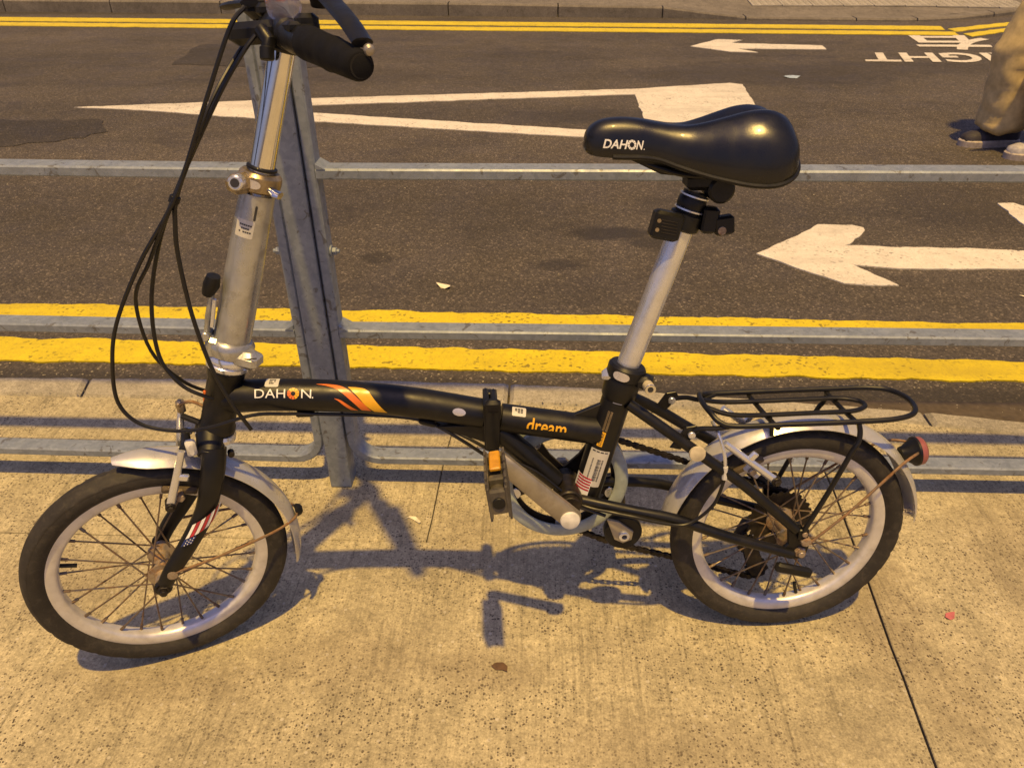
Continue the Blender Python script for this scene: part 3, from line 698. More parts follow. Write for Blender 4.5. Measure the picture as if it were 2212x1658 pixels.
make_wheel(WFM, .024, .021); make_wheel(WRM, .026, .024, True)

# fork
def blade(sg):
    pts = crom([F(.119, .214, .030*sg), F(.112, .186, .041*sg), F(.103, .160, .046*sg), F(.086, .119, .050*sg), F(.053, .071, .053*sg), F(.020, .030, .055*sg), F(.004, .006, .055*sg)], 6); n = len(pts)
    return pts, [(lerp(.0185, .0115, (i/(n-1))**1.1), lerp(.0155, .009, i/(n-1))) for i in range(n)]
g = G()
for sg in (1, -1):
    pts, rs = blade(sg); g.tube(pts, rs, 18, up=tuple(DL)); g.cyl(F(0, 0, .0508*sg), F(0, 0, .059*sg), .0135, 18)
g.tube([F(.112, .206, -.036), F(.118, .222, -.014), F(.118, .222, .014), F(.112, .206, .036)], [(.014, .0175), (.018, .020), (.018, .020), (.014, .0175)], 18, up=tuple(UL))
g.cyl(F(.120, .215), F(.133, .232), .0235, 24)
fork = g.build('fork', M['black'], bike)
pts, rs = blade(1)
flag = crom([F(.101, .150, .046), F(.0875, .122, .050), F(.069, .093, .052), F(.050, .068, .053)], 10)
def fmp(u, v):
    i = min(len(flag)-1.001, max(0, u*(len(flag)-1))); k = int(i); p = lerp(flag[k], flag[k+1], i-k); d = (flag[min(k+1, len(flag)-1)]-flag[max(0, k-1)]).normalized()
    e = (NL-d*NL.dot(d)).normalized(); h = d.cross(e); h = h if h.dot(DL) > 0 else -h
    a = v*1.15; return p+e*math.cos(a)*lerp(.0165, .0145, u)*.98+h*math.sin(a)*lerp(.0182, .0155, u)*1.02+e*.0012
def fpoly(us): return us, [list(range(len(us)))]
for k in range(7):          # stars-and-stripes transfer, stripes run obliquely round the blade
    v0 = lerp(.95, -.75, k/7); v1 = lerp(.95, -.75, (k+.86)/7)
    u_of = lambda v: .56-.48*(v+.75)/1.7
    pl = [(u_of(v0)+.0, v0), (u_of(v0)+.28, v0), (u_of(v1)+.28, v1), (u_of(v1), v1)]
    pl = [(max(0.02, a), b) for a, b in pl]
    wrap('flag_decal', *fpoly([(lerp(pl[0][0], pl[1][0], t), lerp(pl[0][1], pl[1][1], t)) for t in (0, .33, .66, 1)] + [(lerp(pl[2][0], pl[3][0], t), lerp(pl[2][1], pl[3][1], t)) for t in (0, .33, .66, 1)]), M['red'] if k % 2 else M['letter'], fork, fmp, .1)
wrap('flag_decal', *fpoly([(.68, -.10), (.84, -.10), (.99, -.75), (.84, -.75)]), M['navy'], fork, lambda u, v: fmp(u, v)+NL*.0004, .1)
for k in range(9):
    cu, cv = .73+.05*(k % 3)+.05*(k//3), -.2-.17*(k//3); g = G()
    g.add([fmp(cu+.012*math.cos(a), cv+.045*math.sin(a))+NL*.0008 for a in [R(72*i) for i in range(5)]], [[0, 1, 2, 3, 4]]); g.build('star', M['letter'], fork, 0)

# --- mudguards
def mudguard(name, Fn, a0, a1, r_, hw, taper0=.35, taper1=.45, n=46):
    vs = []; m = 11; th = .0012
    for i in range(n+1):
        t = i/n; a = R(lerp(a0, a1, t)); e0 = min(1, t/.14); e1 = min(1, (1-t)/.12)
        wd = hw*lerp(taper0, 1, math.sin(e0*math.pi/2))*lerp(taper1, 1, math.sin(e1*math.pi/2))
        for k in range(m):
            q = lerp(-1, 1, k/(m-1)); dr = -.0125*abs(q)**2.2*(wd/hw)
            for tt in (0, 1): vs.append(Fn((r_+dr-tt*th)*math.cos(a), (r_+dr-tt*th)*math.sin(a), wd*q))
    I = lambda i, k, tt: (i*m+k)*2+tt; fs = []
    for i in range(n):
        for k in range(m-1):
            fs.append([I(i, k, 0), I(i, k+1, 0), I(i+1, k+1, 0), I(i+1, k, 0)]); fs.append([I(i, k, 1), I(i+1, k, 1), I(i+1, k+1, 1), I(i, k+1, 1)])
        for k in (0, m-1): fs.append([I(i, k, 0), I(i+1, k, 0), I(i+1, k, 1), I(i, k, 1)])
    for i in (0, n):
        for k in range(m-1): fs.append([I(i, k, 0), I(i, k, 1), I(i, k+1, 1), I(i, k+1, 0)])
    return G().add(vs, fs).build(name, M['fender'], bike, 40)
mgF = mudguard('mudguard', F, 95, -18, .2155, .0275)
mgR = mudguard('mudguard', lambda d, u, o: V(d, -o, .193+u), 169, 3, .2150, .0275, .9, .5)
def wire(pts, mat, name, parent, r_=.0022, n=8, sp=6): return G().tube(crom(pts, sp), r_, n).build(name, mat, parent)
for sg in (1, -1):
    wire([F(.022, .030, .064*sg), F(.09, .032, .056*sg), F(.17, .034, .038*sg), F(.209, .036, .020*sg), F(.2175, .036, 0)], M['rust'], 'stay', mgF)
    G().lathe([(.0045, 0), (.0075, .0005), (.0075, .003), (.0045, .0035)], F(.019, .027, .0625*sg), NL, 14).build('washer', M['hub'], fork)
    wire([P(.010, .212, .066*sg), P(.075, .266, .056*sg), P(.15, .330, .036*sg), P(.190, .340, .014*sg), P(.1975, .337, 0)], M['rust'], 'stay', mgR)
G().lathe([(.009, 0), (.011, .003), (.009, .009), (.005, .012)], F(.214, .036, 0), DL, 16).build('bolt', M['blackp'], mgF)
wire([F(.067, .2175, .027), F(.055, .222, .022), F(.040, .226, .010), F(.030, .2255, 0), F(.030, .2245, -.010), F(.042, .224, -.022)], M['silverp'], 'stay', mgF, .0022) if False else None
# torn strip at the end of the rear guard
G().tube(crom([P(.203, .235, .004), P(.199, .224, .008), P(.204, .216, .002), P(.197, .212, -.004)], 4), [(.003, .010)]*13, 8).build('torn_flap', M['clear'], mgR)
# tail reflector on the rear guard
TLX = V(.93, 0, .10).normalized(); TL0 = P(.176, .331)
g = G(); g.lathe([(.010, -.010), (.012, -.004), (.0205, .009), (.0235, .012), (.0235, .0155)], TL0, TLX, 28); tl = g.build('tail_reflector', M['blackp'], bike)
g = G(); g.lathe([(.0232, .0), (.0222, .008), (.019, .0115), (.012, .0135), (.002, .0142)], TL0+TLX*.0153, TLX, 28); g.build('lens', M['lens'], tl)

# --- linear-pull brakes
def brake(Fn, arm0, arm1, side, name='brake_arm', mat='alloy'):
    """arm0 = lower pivot (d, u, o), arm1 = top"""
    a, b = Fn(*arm0), Fn(*arm1); d = (b-a).normalized(); out = Fn(0, 0, 1)-Fn(0, 0, 0); side_ = d.cross(out)
    g = G(); g.tube([a-d*.004, lerp(a, b, .3), lerp(a, b, .7), b+d*.003], [(.0045, .0065), (.0045, .006), (.004, .0055), (.004, .005)], 10, up=tuple(out))
    g.box(lerp(a, b, .55)+side_*.009, (.016, .011, .007), X=tuple(side_), Z=tuple(out), bev=.002)
    arm = g.build(name, M[mat], bike, 35)
    g = G(); g.cyl(a-out*.014*side, a+out*.007*side, .0075, 14); g.cyl(a+out*.006*side, a+out*.011*side, .005, 6); g.build('pivot', M['grease'], arm, 30)
    return arm
b1 = brake(F, (.043, .142, .047), (.0765, .224, .040), 1); b2 = brake(F, (.062, .150, -.044), (.088, .262, -.030), -1)
def pad(Fn, c, dr, out, par, w_=.050):
    g = G(); p = Fn(*c); q = (Fn(c[0]+dr[0], c[1]+dr[1], c[2])-p).normalized(); o_ = (Fn(c[0], c[1], c[2]+out)-p).normalized()
    g.box(p, (w_, .012, .011), X=tuple(q), Z=tuple(o_), bev=.004); g.build('brake_pad', M['brakepad'], par, 35)
    g = G(); g.cyl(p+o_*.004, p+o_*.020, .0055, 10); g.cyl(p+o_*.018, p+o_*.024, .0065, 6); g.build('pad_bolt', M['hub'], par, 30)
pad(F, (.058, .146, .0185), (-1, .38), .02, b1); pad(F, (.062, .147, -.0185), (-1, .38), -.02, b2)
# cable boot and noodle of the front brake
G().tube([F(.0785, .226, .034), F(.081, .220, .016), F(.083, .216, .0), F(.085, .224, -.018)], [.0045, .0065, .0075, .0055], 12).build('cable_boot', M['housing'], b1)
g = G(); g.box(F(.090, .222, .030), (.014, .026, .014), X=tuple(DL), Z=tuple(NL), bev=.004); g.build('link', M['whitep'], b1)
G().tube(crom([F(.084, .255, -.03), F(.090, .268, -.020), F(.105, .272, -.012), F(.122, .262, -.004)], 6), .0025, 8).build('noodle', M['rust'], b2)
g = G(); g.box(F(.087, .258, -.030), (.012, .014, .022), X=tuple(DL), Z=tuple(UL), bev=.004); g.build('barrel', M['bronze'], b2)
g = G(); g.tube([F(.086, .247, -.02), F(.104, .240, -.008), F(.118, .232, .006)], .0045, 10); g.build('cable_boot', M['blackp'], b2)
g = G(); g.cyl(F(.143, .207, .0), F(.150, .205, .0), .007, 10); g.cyl(F(.140, .186, .008), F(.140, .186, .020), .005, 8); g.build('bolt', M['grease'], fork, 30)
FR = lambda d, u, o: V(d, -o, u)
r1 = brake(FR, (-.052, .322, .050), (-.134, .387, .046), 1, mat='alloy'); r2 = brake(FR, (-.030, .335, -.050), (-.112, .400, -.042), -1)
pad(FR, (-.086, .333, .020), (1, .55), .02, r1); pad(FR, (-.084, .335, -.020), (1, .55), -.02, r2)
g = G(); g.box(P(-.084, .330, .034), (.030, .012, .006), X=(.78, 0, -.62), Z=(0, -1, 0), bev=.003); g.build('pad_link', M['whitep'], r1)
G().tube(crom([P(-.150, .412, .020), P(-.147, .405, .042), P(-.140, .385, .050), P(-.136, .365, .054), P(-.135, .350, .056)], 6), .0028, 8).build('noodle', M['alloy'], r1)
G().tube([P(-.135, .354, .056), P(-.1345, .333, .057)], .0042, 10).build('ferrule', M['whitep'], r1)
G().lathe([(.011, 0), (.0125, .002), (.0115, .0055), (.004, .0075)], P(-.180, .380, .056), V(-.1, -1, .1), 20).build('rubber_cap', M['cap'], bike)

# --- rack
RZ = .4215
def rz(pts): return [P(x, RZ+dz, o) for x, o, dz in pts]
outer = crom(rz([(-.158, .030, .012), (-.148, .046, .004), (-.125, .054, 0), (-.04, .055, 0), (.06, .055, 0), (.115, .053, .001), (.150, .038, .002), (.164, .0, .002), (.152, -.037, .002), (.12, -.052, .001), (.06, -.055, 0), (-.04, -.055, 0), (-.125, -.054, 0), (-.149, -.046, .004), (-.158, -.030, .012), (-.162, .0, .014)]), 6, True)
g = G(); g.tube(outer, .0042, 10, closed=True); rack = g.build('rack', M['black'], bike)
inner = crom(rz([(-.160, .012, .012), (-.13, .020, .003), (-.09, .0225, 0), (0, .0225, 0), (.06, .022, 0), (.085, .012, 0), (.091, 0, 0), (.085, -.012, 0), (.06, -.022, 0), (0, -.0225, 0), (-.09, -.0225, 0), (-.13, -.020, .003), (-.160, -.012, .012)]), 6)
G().tube(inner, .0038, 10).build('inner_loop', M['black'], rack)
for x0, x1 in ((-.070, -.062), (.056, .060)): G().tube([P(x0, RZ-.006, -.055), P((x0+x1)/2, RZ-.0075, 0), P(x1, RZ-.006, .055)], .0038, 8).build('cross_bar', M['black'], rack)
G().tube(crom([P(-.062, RZ-.006, .020), P(-.060, RZ-.020, .026), P(-.058, RZ-.034, .026)], 4), .0034, 8).build('cross_bar', M['black'], rack)
for sg in (1, -1):
    G().tube(crom([P(.058, RZ-.003, .056*sg), P(.060, RZ-.015, .060*sg), P(.058, .392, .064*sg), P(.050, .376, .066*sg), P(.025, .305, .066*sg), P(.0, .240, .065*sg), P(-.001, .231, .064*sg)], 4), [.0040]*25, 10).build('rack_stay', M['black'], rack)
    g = G(); g.box(P(-.001, .229, .064*sg), (.016, .005, .020), bev=.002); g.build('stay_foot', M['black'], rack)
    G().tube(crom([P(-.200+.012*(sg > 0), .426-.024*(sg > 0), .034*sg), P(-.175, .424-.012*(sg > 0), .040*sg), P(-.150, RZ-.006, .047*sg), P(-.125, RZ, .052*sg)], 5), .0040, 8).build('rack_arm', M['black'], rack)
    g = G(); a = P(-.200+.014*(sg > 0), .424-.022*(sg > 0), .036*sg); g.prism([(-.03, -.022), (-.014, -.026), (.012, .004), (.006, .014), (-.008, .012)], -.002, .002, lambda x, y, h: a+V(x, -h, y), .0008); g.build('bracket', M['black'], rack, 20)
    g = G(); g.cyl(a+V(0, -.002, 0), a+V(0, -.0075, 0), .0058, 12); g.build('bolt', M['alloy'], rack, 30)

# --- drivetrain (chain side away)
CR = BB+V(-.001, .046, -.004)
def ring_teeth(r0, r1, n, o, w_, inner_r):
    vs = []; fs = []; N = n*4
    for h in (-w_/2, w_/2):
        for i in range(N):
            a = 2*math.pi*i/N; r_ = (r0, r1, r1, r0)[i % 4]; vs.append(o+V(r_*math.cos(a), h, r_*math.sin(a)))
        for i in range(N): a = 2*math.pi*i/N; vs.append(o+V(inner_r*math.cos(a), h, inner_r*math.sin(a)))
    for i in range(N):
        j = (i+1) % N; fs += [[i, j, N+j, N+i], [2*N+i, 3*N+i, 3*N+j, 2*N+j], [i, 2*N+i, 2*N+j, j], [N+i, N+j, 3*N+j, 3*N+i]]
    return vs, fs
crankset = empty('crankset', bike)
g = G(); g.add(*ring_teeth(.0925, .0965, 46, CR, .003, .079)); g.build('chainring', M['grease'], crankset, 30)
for k in range(5):
    a = R(72*k+52); d = V(math.cos(a), 0, math.sin(a)); q = V(-d.z, 0, d.x)
    g = G(); base = CR+V(0, -.004, 0)
    g.add([base+q*.013+d*.015, base-q*.013+d*.015, base-q*.0075+d*.05, base-q*.0095+d*.082, base+q*.0095+d*.082, base+q*.0075+d*.05,
           base+q*.013+d*.015+V(0, .006, 0), base-q*.013+d*.015+V(0, .006, 0), base-q*.0075+d*.05+V(0, .006, 0), base-q*.0095+d*.082+V(0, .006, 0), base+q*.0095+d*.082+V(0, .006, 0), base+q*.0075+d*.05+V(0, .006, 0)],
          [[0, 1, 2, 5], [5, 2, 3, 4], [6, 11, 8, 7], [11, 10, 9, 8]] + [[i, (i+1) % 6, 6+(i+1) % 6, 6+i] for i in range(6)])
    g.build('spider_arm', M['grease'], crankset, 30)
    g = G(); b_ = CR+d*.0835; g.lathe([(.0055, 0), (.010, .001), (.010, .004), (.0055, .005)], b_+V(0, -.005, 0), (0, -1, 0), 16); g.build('ring_bolt', M['alloy'], crankset, 30)
g = G(); gp = [(.0835, .0055), (.0870, .0080), (.1010, .0085), (.1050, .0055), (.1058, -.0005), (.1035, -.0005), (.1000, .0045), (.0890, .0045), (.0835, .0030)]
g.lathe([(r_, y) for r_, y in gp], CR+V(0, -.0065-.004, 0), (0, -1, 0), 72, True); g.build('chain_guard', M['guard'], crankset, 40)
g = G(); g.lathe([(.090, .0), (.1040, .0), (.1055, .002), (.1055, .004), (.1035, .005), (.090, .0035)], CR+V(0, .012, 0), (0, 1, 0), 72, True); g.build('chain_guard', M['guard'], crankset, 40)
def crank(o, ang, sg):
    d = V(math.cos(ang), 0, math.sin(ang)); q = V(-d.z, 0, d.x); y0 = sg*.070; L = .152; a = V(o.x, y0, o.z); g = G()
    n = 9; sec = []; vs = []
    for i in range(n):
        t = i/(n-1); w_ = lerp(.0165, .0125, t) if 0 < i < n-1 else lerp(.0165, .0125, t)*.55; c = a+d*lerp(-.015, L+.012, t if 0 < i < n-1 else t)+V(0, sg*.010*t, 0); th = lerp(.008, .0065, t)
        if i == 1: c = a+d*-.008
        if i == n-2: c = a+d*(L+.006)+V(0, sg*.0095, 0)
        for u_, v_ in ((-1, -.55), (-.7, -1), (.7, -1), (1, -.55), (1, .55), (.7, 1), (-.7, 1), (-1, .55)): vs.append(c+q*u_*w_+V(0, -v_*th*1, 0))
    fs = [[i*8+k, i*8+(k+1) % 8, (i+1)*8+(k+1) % 8, (i+1)*8+k] for i in range(n-1) for k in range(8)]+[list(range(8))[::-1], [(n-1)*8+k for k in range(8)]]
    arm = g.add(vs, fs).build('crank_arm', M['crank'], crankset, 40)
    return a, a+d*L+V(0, sg*.0095, 0), arm
ang = math.atan2(.118, -.1115)
a0, pe, arm = crank(V(-.3705, 0, .287), ang, -1)
G().lathe([(.0, .0), (.0145, .0), (.0152, .002), (.0140, .005), (.009, .0068), (.0, .0072)], a0+V(0, -.0078, 0), (0, -1, 0), 26).build('crank_cap', M['whitep'], crankset)
a2, pe2, arm2 = crank(V(-.366, 0, .287), ang+math.pi, 1)
def pedal(o, sg):
    """platform pedal hanging on edge: axle along y, its edge face up"""
    g = G(); y = lambda t: V(0, sg*t, 0); L = .092
    g.cyl(o+y(.0), o+y(.022), .008, 12)
    up = V(-.12, 0, .993); fx = V(.993, 0, .12)
    for s2 in (-1, 1):        # toothed cage plates
        for k in range(9):
            t0 = .016+k*L/9; g.box(o+y(t0+L/18)+fx*s2*.0130, (.0030, .0070, .060+(.004 if k % 2 else 0)), X=tuple(fx), Z=tuple(up), bev=.0008)
        g.box(o+y(.016+L/2)+fx*s2*.0118, (.0035, L+.004, .048), X=tuple(fx), Z=tuple(up), bev=.001)
    g.box(o+y(.020), (.025, .010, .046), X=tuple(fx), Z=tuple(up), bev=.003); g.box(o+y(.104), (.025, .010, .038), X=tuple(fx), Z=tuple(up), bev=.003)
    g.box(o+y(.050), (.021, .012, .042), X=tuple(fx), Z=tuple(up), bev=.002); g.box(o+y(.074), (.021, .012, .038), X=tuple(fx), Z=tuple(up), bev=.002)
    g.cyl(o+y(.010), o+y(.105), .0105, 16)
    pd = g.build('pedal', M['pedalp'], crankset, 30)
    for s3 in (1, -1):
        g = G(); g.box(o+y(.0415)+up*s3*.0230, (.0150, .046, .006), X=tuple(fx), Z=tuple(up), bev=.0015); g.build('reflector', M['amber'], pd, 30)
    G().cyl(o+y(.1085), o+y(.112), .0085, 16).build('dust_cap', M['blackp'], pd)
M['pedalp'] = simple('dusty_pedal_plastic', (.07, .062, .052), .7, 0, .3, 60, .2, 400, 0, (.20, .16, .09), .8)
pedal(pe+V(-.004, -.006, .004), -1); pedal(pe2+V(0, .006, 0), 1)
# cassette, derailleur, chain
HBR = V(0, 0, .193)
g = G()
for i, (r_, n_) in enumerate(((.055, 28), (.048, 24), (.041, 20), (.035, 17), (.030, 15), (.026, 13))): g.add(*ring_teeth(r_-.004, r_, n_, HBR+V(0, .0285+i*.0042, 0), .0022, .014))
cas = g.build('cassette', M['grease'], bike, 30)
g = G(); g.cyl(V(-.012, .062, .158), V(-.012, .075, .158), .012, 14); g.tube([V(-.008, .066, .170), V(-.036, .078, .150), V(-.050, .074, .128)], [(.008, .014), (.011, .016), (.008, .012)], 12)
dr = g.build('derailleur', M['grease'], bike)
for z_, x_ in ((.128, -.040), (.074, -.020)):
    g = G(); g.add(*ring_teeth(.0165, .0195, 11, V(x_, .050, z_), .004, .004)); g.build('jockey_wheel', M['blackp'], dr, 30)
for yy in (.045, .0555):
    g = G(); g.prism([(-.052, .132), (-.044, .142), (-.028, .136), (-.006, .078), (-.010, .062), (-.026, .060), (-.034, .072)], yy-.0009, yy+.0009, lambda a, b, h: V(a, h, b)); g.build('cage_plate', M['grease'], dr, 20)
def chain(pts):
    pts = [Vector(p) for p in pts]; pl = crom(pts, 12); d = [0]
    for a, b in zip(pl, pl[1:]): d.append(d[-1]+(b-a).length)
    n = int(d[-1]/.0127); g = G(); j = 0
    def at(s):
        nonlocal j
        while j < len(d)-2 and d[j+1] < s: j += 1
        return lerp(pl[j], pl[j+1], (s-d[j])/max(1e-6, d[j+1]-d[j]))
    q = [at(i*.0127) for i in range(n)]
    for i in range(n-1):
        a, b = q[i], q[i+1]; w_ = .0036 if i % 2 else .0022
        for sg in (-1, 1):
            dd = (b-a).normalized(); u = V(-dd.z, 0, dd.x)
            o = V(0, sg*w_, 0); prof = [(-.0042, 0), (-.003, .0038), (.003, .0042), (.00635, .0028), (.0097, .0042), (.0157, .0038), (.0169, 0), (.0157, -.0038), (.0097, -.0042), (.00635, -.0028), (.003, -.0042), (-.003, -.0038)]
            vs = [a+dd*x+u*y+o for x, y in prof]+[a+dd*x+u*y+o+V(0, .0011, 0) for x, y in prof]; m = len(prof)
            g.add(vs, [list(range(m)), [m+k for k in range(m)][::-1]]+[[k, m+k, m+(k+1) % m, (k+1) % m] for k in range(m)])
        g.cyl(a+V(0, -.0045, 0), a+V(0, .0045, 0), .0032, 6, 0)
    return g.build('chain', M['grease'], bike, 30, kind='stuff')
y_ = .0465
arcp = [V(CR.x+.0950*math.cos(R(a)), y_, CR.z+.0950*math.sin(R(a))) for a in (75, 105, 140, 180, 220, 255, 272)]
chain([V(.012, y_-.002, .237), V(-.10, y_, .276), V(-.20, y_, .317), V(-.27, y_, .345)] + arcp + [V(-.28, y_, .146), V(-.17, y_, .108), V(-.06, .049, .066), V(-.022, .050, .055), V(-.002, .050, .072), V(-.020, .050, .10), V(-.050, .050, .12), V(-.056, .05, .14), V(-.03, .049, .151)])
# folding-roller below the chainstays
rl = V(-.277, -.016, .218)
g = G(); g.lathe([(.010, -.010), (.0285, -.010), (.0305, -.007), (.0305, .007), (.0285, .010), (.010, .010)], rl, (0, 1, 0), 32, True); roll = g.build('roller_wheel', M['blackp'], bike)
g = G(); g.prism([(-.306, .250), (-.286, .244), (-.262, .224), (-.264, .208), (-.278, .202), (-.292, .210)], .026, .0305, lambda a, b, h: P(a, b, h), .001)
g.build('roller_arm', M['crank'], bike, 25)
G().lathe([(.0045, 0), (.0085, .0005), (.0085, .004), (.006, .005), (.0045, .005)], P(-.277, .217, .030), (0, -1, 0), 18, True).build('axle_nut', M['alloy'], roll)
g = G(); g.cyl(P(-.277, .217, .0308), P(-.277, .217, .0315), .0055, 14, 0); g.build('recess', M['ink'], roll, 0)
g = G(); g.tube(crom([P(-.205, .252, .045), P(-.190, .240, .03), P(-.188, .225, .0)], 4), .0032, 8); g.build('mudguard_bridge', M['black'], bike)
g = G(); g.box(P(-.006, .158, .062), (.062, .012, .017), X=(.95, 0, -.28), bev=.005); g.build('dropout_guard', M['blackp'], bike)

# --- seat post, saddle
SD = (ST1-ST0).normalized()
g = G(); g.lathe([(.0235, -.030), (.026, -.026), (.027, -.004), (.026, .004), (.0285, .006), (.0285, .022), (.0255, .026), (.0185, .0265)], P(-.2845, .4785), SD, 32)
g.box(P(-.256, .482, .016), (.026, .026, .020), X=(1, -.3, .1), bev=.007); collar = g.build('seat_clamp', M['black'], bike)
g = G(); g.cyl(P(-.254, .481, .024), P(-.2535, .482, .044), .0080, 18, .002); nt_ = g.build('nut', M['cap'], collar)
g = G(); g.lathe([(.0045, 0), (.0082, 0), (.0078, .0015), (.0045, .0015)], P(-.2535, .482, .0438), (0, -1, 0), 18, True); g.build('ring', M['chrome'], nt_)
g = G(); g.cyl(P(-.2535, .482, .0435), P(-.2535, .482, .0446), .0042, 12, 0); g.build('recess', M['ink'], nt_, 0)
mp = onto(P(-.2845, .4785), P(-.2845, .4785)+SD*.03, .0285, .0285, R(28), .0009)
wrap('label', *rrect(.0075, -.0135, .0205, .0115, .0064, .009), M['silverst'], collar, mp, .004)
g = G(); g.tube([P(-.300, .492, -.012), P(-.309, .491, .0), P(-.312, .487, .010)], [(.004, .007), (.0045, .009), (.004, .007)], 12); g.build('release_lever', M['alloy'], collar)
SP1 = P(-.196, .762)
SPD = (SP1-P(-.2785, .503)).normalized()
g = G(); g.tube([P(-.2785, .503)-SPD*.02, P(-.2785, .503)+SPD*.235], .0170, 32); spost = g.build('seat_post', M['alloy'], bike)
g = G(); g.tube([P(-.2785, .503)+SPD*.22, P(-.2785, .503)+SPD*.262], [.0178, .0165], 24); g.lathe([(.0185, 0), (.0195, .003), (.0195, .012), (.018, .015)], P(-.2785, .503)+SPD*.240, SPD, 26); g.build('post_head', M['blackp'], spost)
g = G(); g.lathe([(.0180, 0), (.0202, .0006), (.0202, .0026), (.0180, .0032)], P(-.2785, .503)+SPD*.2555, SPD, 26); g.lathe([(.0182, 0), (.0206, .0006), (.0206, .0026), (.0182, .0032)], P(-.2785, .503)+SPD*.2365, SPD, 26); g.build('band', M['alloy'], spost)
g = G(); g.cyl(P(-.170, .758, -.022), P(-.170, .758, .022), .018, 22); g.box(P(-.185, .768, 0), (.06, .036, .022), bev=.006); g.build('saddle_clamp', M['blackp'], spost)
for sg in (1, -1): G().tube(crom([P(-.30, .806, .008*sg), P(-.26, .790, .016*sg), P(-.21, .778, .021*sg), P(-.14, .779, .024*sg), P(-.11, .792, .036*sg)], 5), .0035, 8).build('saddle_rail', M['black'], spost)
# light bracket round the post
bk0 = P(-.2785, .503)+SPD*.222
g = G(); g.lathe([(.0185, -.013), (.0225, -.010), (.0225, .010), (.0185, .013)], bk0, SPD, 24, False)
g.box(bk0+V(-.030, -.018, -.001), (.040, .022, .038), X=(.97, 0, -.22), Z=(.22, 0, .97), bev=.004)
g.box(bk0+V(.030, -.012, .003), (.022, .018, .036), X=(.97, 0, -.1), Z=(.1, 0, .97), bev=.004); g.box(bk0+V(.050, -.014, -.004), (.026, .016, .026), X=(.97, 0, .12), Z=(-.12, 0, .97), bev=.003)
br = g.build('light_bracket', M['blackp'], bike)
g = G(); g.cyl(bk0+V(.046, -.0215, -.010), bk0+V(.046, -.0235, -.010), .0058, 14, .0005); g.build('bolt', M['hub'], br, 30)
for k in range(5):
    g = G(); g.box(bk0+V(-.028, -.0293, -.010+k*.0042), (.022, .0008, .0012), X=(.97, 0, -.22), Z=(.22, 0, .97), bev=.0002); g.build('rib', M['grease'], br, 0)
for dx, dz in ((-.042, .008), (-.044, -.004)):
    g = G(); g.cyl(bk0+V(dx, -.0285, dz), bk0+V(dx, -.0298, dz), .0028, 10, 0); g.build('screw', M['bronze'], br, 0)

